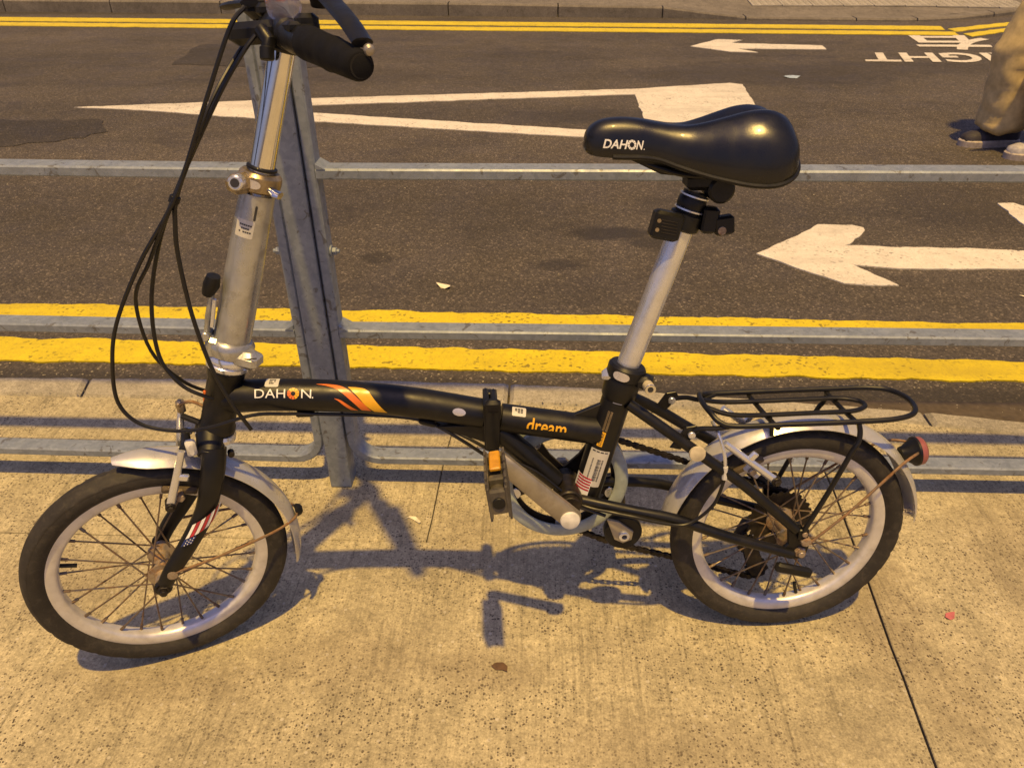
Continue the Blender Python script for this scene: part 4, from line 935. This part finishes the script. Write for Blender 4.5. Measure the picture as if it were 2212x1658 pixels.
def saddle():
    """lofted shell: stations from nose to tail"""
    # x, half width, top z at centre, crown height at the lobes, skirt bottom z
    st = [(-.352, .006, .823, .000, .815), (-.349, .015, .834, .000, .809), (-.342, .021, .8425, .000, .8060), (-.328, .0245, .8490, .000, .8035), (-.305, .0265, .8510, .000, .8020), (-.280, .028, .8490, .000, .8015),
          (-.258, .0305, .8450, .000, .7985), (-.238, .035, .8415, .0010, .7915), (-.218, .042, .8400, .0030, .7850), (-.196, .052, .8425, .0055, .7790), (-.172, .063, .8475, .0075, .7740), (-.148, .071, .8530, .0085, .7700),
          (-.126, .0745, .8545, .0085, .7690), (-.108, .073, .8500, .0080, .7720), (-.094, .066, .8410, .0060, .7790), (-.085, .052, .8300, .0030, .7890), (-.081, .030, .8200, .0, .799)]
    xs = [q[0] for q in st]; dense = []
    for i in range(len(st)-1):
        for k in range(4):
            def cr(j):
                p = [st[max(0, i-1)][j], st[i][j], st[i+1][j], st[min(len(st)-1, i+2)][j]]; t = k/4
                return .5*(2*p[1]+(p[2]-p[0])*t+(2*p[0]-5*p[1]+4*p[2]-p[3])*t*t+(3*p[1]-p[0]-3*p[2]+p[3])*t**3)
            dense.append([cr(j) for j in range(5)])
    dense.append(list(st[-1])); m = 25; vs = []; fs = []
    for x, hw, zt, lob, zb in dense:
        for k in range(m):
            t = -1+2*k/(m-1); a = t*R(97)
            H = zt-zb; y = hw*math.copysign(abs(math.sin(a))**.82, a) if abs(t) < 1 else hw*math.copysign(.97, t)
            cz = math.cos(a); z = zb+H*(.10+.90*max(0, cz)**.62) if cz > 0 else zb+H*.10*(1+cz*6)
            z += lob*math.exp(-((abs(y)/max(hw, .01)-.46)/.26)**2) - lob*.9*math.exp(-(y/max(hw*.22, .004))**2)
            vs.append(P(x, z, -y))
    n = len(dense)
    for i in range(n-1):
        for k in range(m-1): fs.append([i*m+k, i*m+k+1, (i+1)*m+k+1, (i+1)*m+k])
    fs.append([k for k in range(m)]); fs.append([(n-1)*m+k for k in range(m)][::-1])
    for i in range(n-1): fs.append([i*m+m-1, i*m, (i+1)*m, (i+1)*m+m-1])     # underside
    o = G().add(vs, fs).build('saddle', M['vinyl'], bike, 75)
    rim_ = [vs[i*m+m-1]+V(0, 0, .0015) for i in range(len(dense))]; rim2 = [vs[i*m]+V(0, 0, .0015) for i in range(len(dense))]
    G().tube([p for p in rim_[14:]]+rim2[14:][::-1], .0036, 8).build('saddle_edge', M['blackp'], o)
    g = G(); vs2 = [P(x, zb+.004, s*hw*.8) for x, hw, zt, lob, zb in dense[16:58] for s in (-1, 1)]; k0 = len(vs2)//2
    vs2 += [P(dense[16+i][0]*.6+.4*-.17, .770+.012*abs(dense[16+i][0]+.17)/.17, s*.012) for i in range(k0) for s in (-1, 1)]
    fs2 = [[2*i, 2*i+2, 2*k0+2*i+2, 2*k0+2*i] for i in range(k0-1)]+[[2*i+1, 2*k0+2*i+1, 2*k0+2*i+3, 2*i+3] for i in range(k0-1)]+[[2*k0+2*i, 2*k0+2*i+2, 2*k0+2*i+3, 2*k0+2*i+1] for i in range(k0-1)]
    g.add(vs2, fs2).build('saddle_base', M['blackp'], o, 60)
    from mathutils.bvhtree import BVHTree
    return o, BVHTree.FromPolygons(vs, fs)
sad, sbvh = saddle()
def on_saddle(u, v):
    p = P(lerp(-.3305, -.2775, u), lerp(.8165, .8275, v)-.003*u, .2); h = sbvh.ray_cast(p, V(0, 1, 0)); q = h[0] or p
    return q+V(0, -.0006, .0002)
def sunburst(n, ri, ro, gap=.16):
    out = []
    for k in range(n):
        a0, a1 = 2*math.pi*(k+gap/2)/n, 2*math.pi*(k+1-gap/2)/n
        out.append(([(ri*math.cos(a0), ri*math.sin(a0)), (ro*math.cos(a0), ro*math.sin(a0)), (ro*math.cos((a0+a1)/2), ro*math.sin((a0+a1)/2)), (ro*math.cos(a1), ro*math.sin(a1)), (ri*math.cos(a1), ri*math.sin(a1))], [[0, 1, 2, 3, 4]]))
    return out
SX = lambda vs, a, b, sh=.0: [(lerp(a, b, u)+sh*(v-.5), v) for u, v in vs]
vs, fs = text_mesh('DAH', .25, 1, .02); wrap('lettering', SX(vs, 0, .60), fs, M['letter'], sad, on_saddle, .2)
vs, fs = text_mesh('N', .25, 1, .02); wrap('lettering', SX(vs, .79, .97), fs, M['letter'], sad, on_saddle, .2)
g = G()
for pl, ff in sunburst(10, .30, .56): g.add([on_saddle(.69+a*.19, .5+b) for a, b in pl], ff)
g.add([on_saddle(.985+.012*math.cos(R(60*k)), .06+.07*math.sin(R(60*k))) for k in range(6)], [list(range(6))])
g.build('emblem', M['letter'], sad, 0)

# --- handlebar, grips, levers
HB = P(-.7165, .957)
NB = (P(-.600, .933, .245)-HB).normalized()
FBE = HB+V(-.085, .268, .028)
g = G(); g.tube(crom([P(-.597, .932, .250), lerp(HB, P(-.600, .933, .245), .5)+V(-.006, 0, .003), HB, lerp(HB, FBE, .5), FBE], 8), .0112, 18); bar = g.build('handlebar', M['black'], bike)
g = G(); g.lathe([(.017, 0), (.020, .003), (.020, .020), (.016, .026)], P(-.7215, .936), UD, 26); g.tube([HB-NB*.030, HB-NB*.026, HB+NB*.026, HB+NB*.030], [.0150, .0185, .0185, .0150], 24)
g.box(P(-.748, .957, .004), (.062, .034, .026), X=(.98, -.15, .05), bev=.011); hc = g.build('bar_clamp', M['blackp'], bike)
g = G(); g.tube([P(-.738, .960, .020), P(-.728, .948, .032), P(-.731, .938, .034)], [.009, .009, .0075], 14); g.cyl(P(-.731, .943, .034), P(-.732, .928, .037), .0085, 14); g.build('clamp_bolt', M['blackp'], hc)
# twist shifter and grip, hand side
def along(t): return lerp(HB, P(-.597, .932, .250), t)
bu = V(0, 0, 1)
g = G(); ts = [.12, .14, .20, .27, .33, .36]; g.tube([along(t) for t in ts], [.0150, .0178, .0182, .0170, .0182, .0160], 26)
g.box(along(.22)+V(.006, -.006, .012), (.036, .05, .012), X=(.9, .3, 0), bev=.005); g.build('twist_shifter', M['blackp'], bar)
g = G(); ts = [.36, .38, .46, .56, .66, .70, .72, .82, .92, .975, .995, 1.008]; g.tube([along(t) for t in ts], [.0160, .0188, .0182, .0174, .0172, .0178, .0170, .0160, .0152, .0146, .0128, .006], 28); gr = g.build('grip', M['grip'], bar)
def lever(base, pts, ball, par):
    g = G(); g.box(base, (.024, .028, .016), X=(.9, .3, 0), bev=.006); lv_ = g.build('brake_lever', M['blackp'], par)
    p = crom(pts, 6); n = len(p); g = G(); g.tube(p, [(.0048, lerp(.0135, .0105, i/(n-1))) for i in range(n)], 12, up=(0, 0, 1)); b_ = g.build('blade', M['blackp'], lv_)
    g = G(); g.lathe([(.003, -.006), (.0050, -.003), (.0056, .001), (.004, .004), (.001, .0055)], ball, pts[-1]-pts[-2], 16); g.build('tip', M['crank'], b_)
lever(along(.26)+V(.010, -.004, .019), [along(.26)+V(.030, -.004, .034), P(-.655, .998, .085), P(-.640, .990, .12), P(-.612, .969, .195), P(-.5955, .952, .238)], P(-.589, .946, .247), bar)
def falong(t): return lerp(HB, FBE, t)
g = G(); ts = [.36, .38, .56, .70, .92, 1.0]; g.tube([falong(t) for t in ts], [.018, .0222, .020, .0205, .0205, .016], 26); g.build('grip', M['grip'], bar)
g = G(); g.tube([falong(t) for t in (.14, .17, .33, .36)], [.017, .0205, .0205, .017], 24); g.build('bell_collar', M['blackp'], bar)
lever(falong(.24)+V(-.012, .0, .018), [falong(.24)+V(-.03, 0, .026), falong(.4)+V(-.048, 0, .020), falong(.7)+V(-.052, 0, .010), falong(.98)+V(-.048, 0, .004)], falong(1.02)+V(-.047, .004, .003), bar)
# clear plastic cap of a broken front lamp on the clamp
g = G(); g.lathe([(.0185, 0), (.0205, .004), (.0185, .030), (.0125, .044), (.011, .044), (.0165, .030), (.0185, .006), (.0165, .001)], P(-.707, .978, .02), V(-.25, .35, .9), 24, True); g.build('lamp_cover', M['clear'], hc)
g = G(); g.box(P(-.764, .986, -.095), (.040, .032, .030), X=(.9, .2, 0), bev=.009); g.build('lamp_body', M['blackp'], hc)
g = G(); g.box(P(-.722, .996, -.03), (.014, .014, .010), bev=.003); g.build('lamp_button', M['orange'], hc)

# --- cables
wire([P(-.751, .985, .03), P(-.768, .962, .046), P(-.810, .880, .05), P(-.864, .776, .05), P(-.926, .692, .05), P(-.973, .612, .05), P(-.992, .552, .05), P(-.997, .496, .05), P(-.974, .462, .05), P(-.928, .449, .05), P(-.883, .451, .048), P(-.822, .464, .040), P(-.78, .455, .022), P(-.726, .4455, .010), P(-.626, .434, .004), P(-.573, .421, .006), P(-.526, .393, .014), P(-.485, .363, .018), P(-.422, .325, .020), P(-.372, .288, .030), P(-.31, .264, .040)], M['housing'], 'cable', bike, .0028)
wire([P(-.745, .955, .022), P(-.762, .935, .03), P(-.798, .886, .036), P(-.868, .774, .044), P(-.906, .704, .034), P(-.931, .629, .03), P(-.936, .555, .03), P(-.916, .512, .03), P(-.886, .489, .026), P(-.866, .474, .012)], M['housing'], 'cable', bike, .0028)
wire([P(-.757, .968, -.06), P(-.782, .925, .0), P(-.812, .872, .036), P(-.860, .782, .048), P(-.872, .74, .048), P(-.877, .695, .046), P(-.875, .619, .045), P(-.864, .545, .045), P(-.846, .487, .045), P(-.836, .463, .043), P(-.827, .441, .040)], M['housing'], 'cable', bike, .0030)
wire([P(-.752, .975, -.10), P(-.775, .938, -.03), P(-.806, .882, .03), P(-.858, .785, .052), P(-.885, .742, .052), P(-.918, .690, .040), P(-.948, .640, .034), P(-.950, .56, .02), P(-.93, .50, -.01), P(-.90, .47, -.03), P(-.86, .46, -.034), P(-.78, .452, -.020), P(-.70, .446, -.006), P(-.60, .431, -.004), P(-.526, .400, .010), P(-.471, .367, .018), P(-.415, .336, .020), P(-.352, .284, .032), P(-.30, .276, .05), P(-.269, .272, .058), P(-.237, .263, .06), P(-.194, .254, .06), P(-.169, .266, .06), P(-.147, .291, .06), P(-.137, .322, .058), P(-.1348, .335, .057)], M['housing'], 'cable', bike, .0026)
g = G(); g.lathe([(.0055, -.005), (.0068, -.004), (.0068, .004), (.0055, .005)], P(-.8665, .772, .048), (P(-.81, .88, .05)-P(-.864, .776, .05)), 10); g.build('cable_tie', M['blackp'], bike)
g = G(); g.box(P(-.578, .424, .006), (.026, .016, .009), X=(1, 0, -.35), bev=.003); g.build('cable_guide', M['blackp'], bike)
g = G(); g.box(P(-.755, .447, .008), (.026, .012, .008), bev=.002); g.build('cable_guide', M['blackp'], bike)

# --- transfers and stickers
def tube_map(pl, r0, r1, phi, eps=.0006):
    """u in metres of local x (not arc), v arc metres, on the bent front tube"""
    cl = crom(pl, 8)
    def mp(u, v):
        k = 0
        while k < len(cl)-2 and cl[k+1].x < u: k += 1
        a, b = cl[k], cl[k+1]; t = (u-a.x)/(b.x-a.x); c = lerp(a, b, t); d = (b-a).normalized(); r_ = lerp(r0, r1, (u-cl[0].x)/(cl[-1].x-cl[0].x))+eps
        e = V(0, -1, 0); h = V(-d.z, 0, d.x); an = phi+v/r_; return c+(e*math.cos(an)+h*math.sin(an))*r_
    return mp
tm = tube_map(TA, .0245, .0225, R(32))
vs, fs = text_mesh('DAH', 0, 1.02, -.003); wrap('lettering', scale_uv(vs, -.8195, -.0068, .0425, .0128), fs, M['letter'], ftube, tm, .003)
vs, fs = text_mesh('N', 0, 1, -.003); wrap('lettering', scale_uv(vs, -.7545, -.0068, .0140, .0128), fs, M['letter'], ftube, tm, .003)
wrap('lettering', [(-.7385+.0010*math.cos(R(60*k)), -.0059+.0012*math.sin(R(60*k))) for k in range(6)], [list(range(6))], M['letter'], ftube, tm, .003)
for i, (pl, ff) in enumerate(sunburst(10, .0033, .0084)): wrap('emblem', [(-.7658+a, -.0004+b) for a, b in pl], ff, M['orange'] if 3 < i < 8 else M['gold'], ftube, tm, .003)
def swoosh(top, bot, n=8):
    tp = crom([V(a, b, 0) for a, b in top], n); bt = crom([V(a, b, 0) for a, b in bot], n); k = len(tp)
    return [(p.x, p.y) for p in tp]+[(p.x, p.y) for p in bt], [[i, i+1, k+i+1, k+i] for i in range(k-1)]
wrap('stripe_decal', *swoosh([(-.7345, .0155), (-.716, .0155), (-.695, .0110), (-.668, -.010), (-.655, -.0235)], [(-.7345, .0150), (-.720, .0125), (-.703, .0060), (-.680, -.012), (-.669, -.0235)]), M['orange'], ftube, tm, .003)
wrap('stripe_decal', *swoosh([(-.708, -.0060), (-.700, -.0078), (-.692, -.0125), (-.684, -.0180), (-.674, -.0245)], [(-.708, -.0064), (-.702, -.0100), (-.696, -.0150), (-.690, -.0200), (-.684, -.0245)]), M['orange'], ftube, tm, .003)
wrap('stripe_decal', *swoosh([(-.6905, .0125), (-.676, .0125), (-.664, .0095), (-.650, -.006), (-.632, -.0245)], [(-.6905, .0122), (-.682, .0045), (-.674, -.003), (-.664, -.0135), (-.651, -.0245)]), M['gold'], ftube, tm, .003)
tm2 = tube_map(TA, .0245, .0225, R(78), .0006)
wrap('sticker', *rrect(-.8065, -.0105, -.7875, .0085, .002), M['sticker'], ftube, tm2, .004)
def print_lines(parent, mp, u0, v0, u1, v1, rows, mat='ink', cols=4, fill=.6, turn=False):
    """small block lettering too small to read"""
    g = G(); rnd = random.Random(5)
    if turn: mq, (u0, v0, u1, v1) = mp, (v0, u0, v1, u1); mp = lambda u, v: mq(v, u)
    for i in range(rows):
        a, b = lerp(v1, v0, (i+.2)/rows), lerp(v1, v0, (i+.2+fill)/rows)
        for k in range(cols):
            if rnd.random() < .12: continue
            p, q = lerp(u0, u1, (k+.08)/cols), lerp(u0, u1, (k+.86)/cols); g.add([mp(p, a), mp(q, a), mp(q, b), mp(p, b)], [[0, 1, 2, 3]])
    return g.build('print', M[mat], parent, 0)
up_ = lambda mp, e=.0004: (lambda u, v: (lambda p: p+TOCAM*e)(mp(u, v)))
print_lines(bpy.data.objects['sticker'], up_(tm2), -.801, -.006, -.792, .006, 3, cols=4)
wrap('badge', [(-.531+.0095*math.cos(R(18*k)), -.006+.0058*math.sin(R(18*k))) for k in range(20)], [list(range(20))], M['silverst'], ftube, tm, .003)
rm = onto(TB0, TB1, .0215, .0225, R(24), .0006)
vs, fs = text_mesh('dream', 0, 1, .012); vs, fs = clip_low(vs, fs, .20); wrap('lettering', scale_uv(vs, .038, -.0150, .060, .0215), fs, M['gold'], rmt, rm, .003)
rm2 = onto(TB0, TB1, .0215, .0225, R(62), .0006)
wrap('sticker', *rrect(.0135, -.0085, .0345, .0075, .002), M['sticker'], rmt, rm2, .004)
print_lines(bpy.data.objects['sticker.001'], up_(rm2), .0175, -.0035, .0305, .0050, 3, cols=3, fill=.7)
sm = onto(ST0, ST1, .0225, .0225, R(14), .0006, V(.0, -1, 0))
wrap('barcode_sticker', *rrect(.036, -.0155, .101, .0150, .002), M['sticker'], stube, sm, .003)
g = G(); rnd = random.Random(3); q = .046
while q < .084:
    t = rnd.choice((.0005, .0008, .0012)); ua, ub = q, min(q+t, .086); g.add([up_(sm)(ua, -.0095), up_(sm)(ub, -.0095), up_(sm)(ub, -.002), up_(sm)(ua, -.002)], [[0, 1, 2, 3]]); g.add([up_(sm)(ua, -.002), up_(sm)(ub, -.002), up_(sm)(ub, .0075), up_(sm)(ua, .0075)], [[0, 1, 2, 3]]); q = ub+rnd.choice((.0005, .0009, .0006))
g.build('barcode', M['ink'], bpy.data.objects['barcode_sticker'], 0)
print_lines(bpy.data.objects['barcode_sticker'], up_(sm), .0955, -.013, .0995, .0125, 1, cols=4, fill=.5, turn=True)
wrap('label', *rrect(.107, .000, .132, .0085, .0006), M['gold'], stube, sm, .003)
for k, ch in enumerate('SEED'):
    vs, fs = text_mesh(ch, 0, 1, .0)
    if vs: wrap('lettering', [(.1145-.0052*k-.0036*(1-0)+.0036*a*0+(.0036*(1-a)), .002+.0046*b) for a, b in vs] if False else [(.1298-.0056*k-.0042*a, .0020+.0046*b) for a, b in vs], fs, M['ink'], bpy.data.objects['stube_label'] if 'stube_label' in bpy.data.objects else stube, lambda u, v: up_(sm)(u, v), .003)
g = G()
for i in range(18):
    for k in range(2): u0 = .134+i*.0019; v0 = -.0005+k*.0045; g.add([sm(u0, v0), sm(u0+.0012, v0), sm(u0+.0012, v0+.0034), sm(u0, v0+.0034)], [[0, 1, 2, 3]])
g.build('print', M['bronze'], stube, 0)
smf = onto(ST0, ST1, .0225, .0225, R(40), .0006, V(-.75, -.66, 0))
wrap('label', *rrect(.182, -.022, .196, -.008, .001), M['sticker'], stube, sm if False else onto(ST0, ST1, .0225, .0225, R(-6), .0006, V(-.8, -.6, 0)), .003)
fl = onto(ST0, ST1, .0225, .0225, R(-10), .0006, V(-.80, -.60, 0))
wrap('flag_decal', *rrect(.018, -.013, .050, .017, .0005), M['letter'], stube, fl, .003)
for k in range(5): wrap('flag_decal', *rect(.0265+k*.0050, -.0125, .0293+k*.0050, .012), M['red'], stube, lambda u, v: fl(u, v)+V(-.0003, -.0003, .0001), .003)
lm = onto(LP0, LP1, .0255, .0225, R(24), .0006)
wrap('sticker', *rrect(.160, -.017, .184, .0075, .002), M['sticker'], lpost, lm, .003)
print_lines(bpy.data.objects['sticker.002'], up_(lm), .165, -.0145, .179, .002, 3, cols=6, fill=.42, turn=True)
g = G(); g.tube([P(-.893, .468, .008), P(-.889, .490, .010)], [(.003, .006)]*2, 8); g.build('head_badge', M['orange'], htube)

# ------------------------------------------------------------------ small litter
def flake(name, x, y, z, poly, mat, rot, label, cat, curl=.004, th=.0007):
    n = len(poly); c, s2 = math.cos(rot), math.sin(rot); vs = []
    for tt in (0, 1):
        for a, b in poly: vs.append((x+a*c-b*s2, y+a*s2+b*c, z+.001+tt*th+curl*(abs(a)/.02)**1.5+curl*.5*noise.noise(V(a*60, b*60, x))))
    g = G().add(vs, [list(range(n))[::-1], [n+i for i in range(n)]]+[[i, (i+1) % n, n+(i+1) % n, n+i] for i in range(n)])
    return g.build(name, mat, None, 30, label=label, cat=cat)
flake('paper_scrap', -.262, 1.179, 0, [(-.016, .004), (-.006, .011), (.002, .004), (.014, -.012), (.018, -.009), (.008, .010), (-.004, .015)], M['paper'], .2, 'torn cream paper scrap on the pavement between wheel and pedal', 'paper scrap')
flake('dry_leaf', -.064, .832, 0, [(-.014, .004), (-.006, .011), (.006, .010), (.013, .001), (.012, -.009), (.004, -.004), (-.007, -.003)], M['leaf'], .1, 'curled brown dry leaf on the pavement in front of the pedal shadow', 'leaf')
flake('flower_petal', .725, .968, 0, [(-.012, -.002), (-.006, -.009), (.004, -.007), (.013, .004), (.006, .006), (-.004, .006)], M['petal'], .3, 'pink flower petal on the pavement right of the rear wheel', 'petal')
flake('paper_scrap', -.351, 2.458, ROAD, [(-.028, .010), (-.004, .022), (.020, .012), (.030, -.006), (.012, -.016), (-.006, -.006)], M['paper'], -.2, 'crumpled white paper scrap lying on the asphalt beyond the railing', 'paper scrap', .006)
flake('scrap_or_glint', 1.699, 5.80, ROAD, [(-.055, .005), (-.02, .05), (.03, .045), (.06, 0), (.02, -.045), (-.03, -.035)], M['glint'], .1, 'pale blue flake coloured as a glint on the road below the far arrow', 'plastic scrap', .0012)  # pale blue colour painted in for a bluish glint on the asphalt
flake('scrap_or_glint', 1.62, 2.42, ROAD, [(-.030, .008), (-.005, .012), (.030, -.010), (.002, -.006)], M['paper'], -.1, 'thin white plastic strip on the asphalt below the near arrow', 'plastic scrap', .003)

def grit():
    g = G(); rnd = random.Random(11)
    spots = [(rnd.uniform(-2.2, 2.2), 1.86+abs(rnd.gauss(0, .05)), ROAD, rnd.uniform(.0015, .0042)) for _ in range(420)]
    spots += [(rnd.uniform(-2.6, 2.8), rnd.uniform(1.95, 4.6), ROAD, rnd.uniform(.002, .0045)) for _ in range(160)]
    spots += [(rnd.uniform(-1.5, 1.3), 1.615+rnd.gauss(0, .012), 0.0015, rnd.uniform(.001, .0025)) for _ in range(160)]
    for x, y, z, r_ in spots:
        a = rnd.uniform(0, 6.3); c, s_ = math.cos(a), math.sin(a); p = [(1.2, 0, .2), (-.9, .5, .3), (-.6, -.8, .2), (.1, .1, 1.0), (.2, .9, .4)]
        g.add([(x+r_*(u*c-v*s_), y+r_*(u*s_+v*c), z+.003*(z < 0)*0+r_*h) for u, v, h in p], [[0, 3, 2], [0, 4, 3], [4, 1, 3], [1, 2, 3], [0, 2, 1, 4]])
    g.build('grit', M['gritm'], None, 0, kind='stuff')
M['gritm'] = simple('stone_grit', (.26, .235, .19), .85, 0, .6, 9)
grit()

# ------------------------------------------------------------------ passer-by walking to the left on the road
def skin_mesh(name, pts, edges, rad, mat, parent, root=0, sub=2, disp=0., dscale=14):
    me = bpy.data.meshes.new(name); me.from_pydata([tuple(p) for p in pts], edges, []); o = bpy.data.objects.new(name, me); COL.objects.link(o)
    md = o.modifiers.new('skin', 'SKIN'); md.use_smooth_shade = True
    for i, r_ in enumerate(rad): sv = me.skin_vertices[0].data[i]; sv.radius = r_ if isinstance(r_, tuple) else (r_, r_); sv.use_root = i == root
    s2 = o.modifiers.new('sub', 'SUBSURF'); s2.levels = sub; s2.render_levels = sub
    dg = bpy.context.evaluated_depsgraph_get(); dg.update(); m2 = bpy.data.meshes.new_from_object(o.evaluated_get(dg)); bpy.data.objects.remove(o); m2.name = name
    if disp:
        nr = [v.normal.copy() for v in m2.vertices]
        for v, nn in zip(m2.vertices, nr):
            p = v.co; v.co = p+nn*(disp*(.55-1.9*abs(noise.noise(V(p.x*dscale*.55+p.z*4, p.y*dscale*.55, p.z*dscale*.9-p.x*5))))+disp*.5*noise.noise(V(p.x*dscale*2, p.y*dscale*2, p.z*dscale*4)))
    m2.materials.clear(); m2.materials.append(mat)
    for p in m2.polygons: p.use_smooth = True
    o = bpy.data.objects.new(name, m2); COL.objects.link(o); o.parent = parent; return o
PO = V(2.46, 4.08, ROAD)
man = empty('person', mat=Matrix.Translation(PO), label='person in khaki trousers and dark trainers walking left along the road', cat='person')
# joints: body faces -x; far leg forward
hipF, hipN = V(.03, .085, .86), V(.03, -.085, .86)
kneF, kneN = V(-.19, .10, .47), V(-.06, -.10, .46)
ankF, ankN = V(-.13, .11, .085), V(.0, -.13, .085)
body_p = [V(.03, 0, .95), hipF, kneF, ankF, hipN, kneN, ankN, V(.02, 0, 1.12), V(.01, 0, 1.34), V(.0, 0, 1.46), V(-.02, 0, 1.55), V(-.03, 0, 1.64), V(.01, .17, 1.38), V(.06, .22, 1.12), V(-.03, .24, .90), V(.01, -.17, 1.38), V(-.02, -.23, 1.12), V(-.14, -.22, .92), V(-.19, .11, .06), V(-.06, -.13, .06)]
body_e = [(0, 1), (1, 2), (2, 3), (0, 4), (4, 5), (5, 6), (0, 7), (7, 8), (8, 9), (9, 10), (10, 11), (8, 12), (12, 13), (13, 14), (8, 15), (15, 16), (16, 17), (3, 18), (6, 19)]
skin_mesh('body', body_p, body_e, [(.13, .10), .085, .056, .042, .085, .056, .042, (.12, .10), (.14, .10), .055, .075, .085, .05, .04, .032, .05, .04, .032, .04, .04], M['skin'], man)
for nm, wr, d in (('hand', body_p[14], V(-.04, .0, -.07)), ('hand', body_p[17], V(-.05, 0, -.06))):
    pts = [wr, wr+d*.6]; ed = [(0, 1)]; rd = [.028, .03]
    for k in range(4): b_ = wr+d*1.1+V(.012*(k-1.5), .004*k, 0); pts += [b_, b_+d*.45, b_+d*.7+V(-.012, 0, -.004)]; i = len(pts)-3; ed += [(1, i), (i, i+1), (i+1, i+2)]; rd += [.011, .009, .0075]
    pts += [wr+d*.6+V(-.03, 0, -.01), wr+d*1.1+V(-.042, 0, -.006)]; i = len(pts)-2; ed += [(1, i), (i, i+1)]; rd += [.012, .009]
    skin_mesh(nm, pts, ed, rd, M['skin'], man, sub=1)
G().lathe([(.02, .06), (.07, .10), (.098, .05), (.104, .0), (.09, -.05), (.06, -.06)], V(-.02, 0, 1.65), (.12, 0, 1), 24).build('hair', M['hair'], man, 60)
hemF, hemN = ankF+V(.005, 0, -.015), ankN+V(.005, 0, -.012)
tp = [V(.03, 0, .96), hipF+V(0, .0, -.02), lerp(hipF, kneF, .55), kneF, lerp(kneF, hemF, .5)+V(.018, 0, 0), lerp(kneF, hemF, .85), hemF, hipN+V(0, 0, -.02), lerp(hipN, kneN, .55), kneN, lerp(kneN, hemN, .5)+V(.02, 0, 0), lerp(kneN, hemN, .85), hemN]
te = [(0, 1), (1, 2), (2, 3), (3, 4), (4, 5), (5, 6), (0, 7), (7, 8), (8, 9), (9, 10), (10, 11), (11, 12)]
skin_mesh('trousers', tp, te, [(.17, .14), .13, .125, .112, .112, .125, .125, .13, .125, .112, .112, .125, .125], M['trouser'], man, sub=3, disp=.014, dscale=9)
skin_mesh('shirt', [V(.03, 0, .92), V(.02, 0, 1.12), V(.01, 0, 1.36), V(.0, 0, 1.44), V(.01, .17, 1.39), V(.05, .22, 1.16), V(.01, -.17, 1.39), V(-.01, -.23, 1.16)], [(0, 1), (1, 2), (2, 3), (2, 4), (4, 5), (2, 6), (6, 7)], [(.17, .13), (.15, .12), (.17, .12), .08, .075, .07, .075, .07], M['shirt'], man, disp=.012)
def shoe(ank, mat, yaw):
    root = empty('shoe', man, Matrix.Translation(V(ank.x, ank.y, 0)) @ Matrix.Rotation(yaw, 4, 'Z'))
    secs = []  # x (toe at -), half width, top z
    st = [(-.205, .012, .045), (-.195, .034, .060), (-.165, .045, .072), (-.12, .048, .082), (-.07, .044, .100), (-.02, .038, .125), (.03, .036, .130), (.065, .034, .118), (.083, .022, .095)]
    vs = []; m = 14
    for x, hw, zt in st:
        for k in range(m):
            a = 2*math.pi*k/m; vs.append(V(x, hw*math.cos(a), .028+(zt-.028)*(max(0, math.sin(a))**.8) if math.sin(a) >= 0 else .028))
    n = len(st); fs = [[i*m+k, i*m+(k+1) % m, (i+1)*m+(k+1) % m, (i+1)*m+k] for i in range(n-1) for k in range(m)]+[list(range(m))[::-1], [(n-1)*m+k for k in range(m)]]
    G().add(vs, fs).build('upper', mat, root, 60)
    ol = [(-.215, .0), (-.208, .022), (-.19, .040), (-.16, .051), (-.11, .054), (-.05, .047), (.03, .042), (.075, .038), (.094, .020), (.097, 0)]; ol = ol+[(x, -y) for x, y in ol[-2:0:-1]]
    G().prism(ol, .0, .034, lambda a, b, h: V(a, b, h), .006).build('sole', M['sole'], root, 40)
    g = G(); g.prism([(-.20, -.02), (-.15, -.049), (-.04, -.046), (-.06, -.046), (-.14, -.050)], 0, .001, lambda a, b, h: V(a, b, .05+h)) if False else None
    for k in range(4): G().tube([V(-.115+k*.026, -.022, .088+k*.011), V(-.115+k*.026, 0, .094+k*.012), V(-.115+k*.026, .022, .088+k*.011)], .004, 6).build('lace', M['shoew'], root)
shoe(ankF+V(.02, 0, 0), M['shoe'], R(3)); shoe(ankN+V(.02, 0, 0), M['shoew'], R(-6))
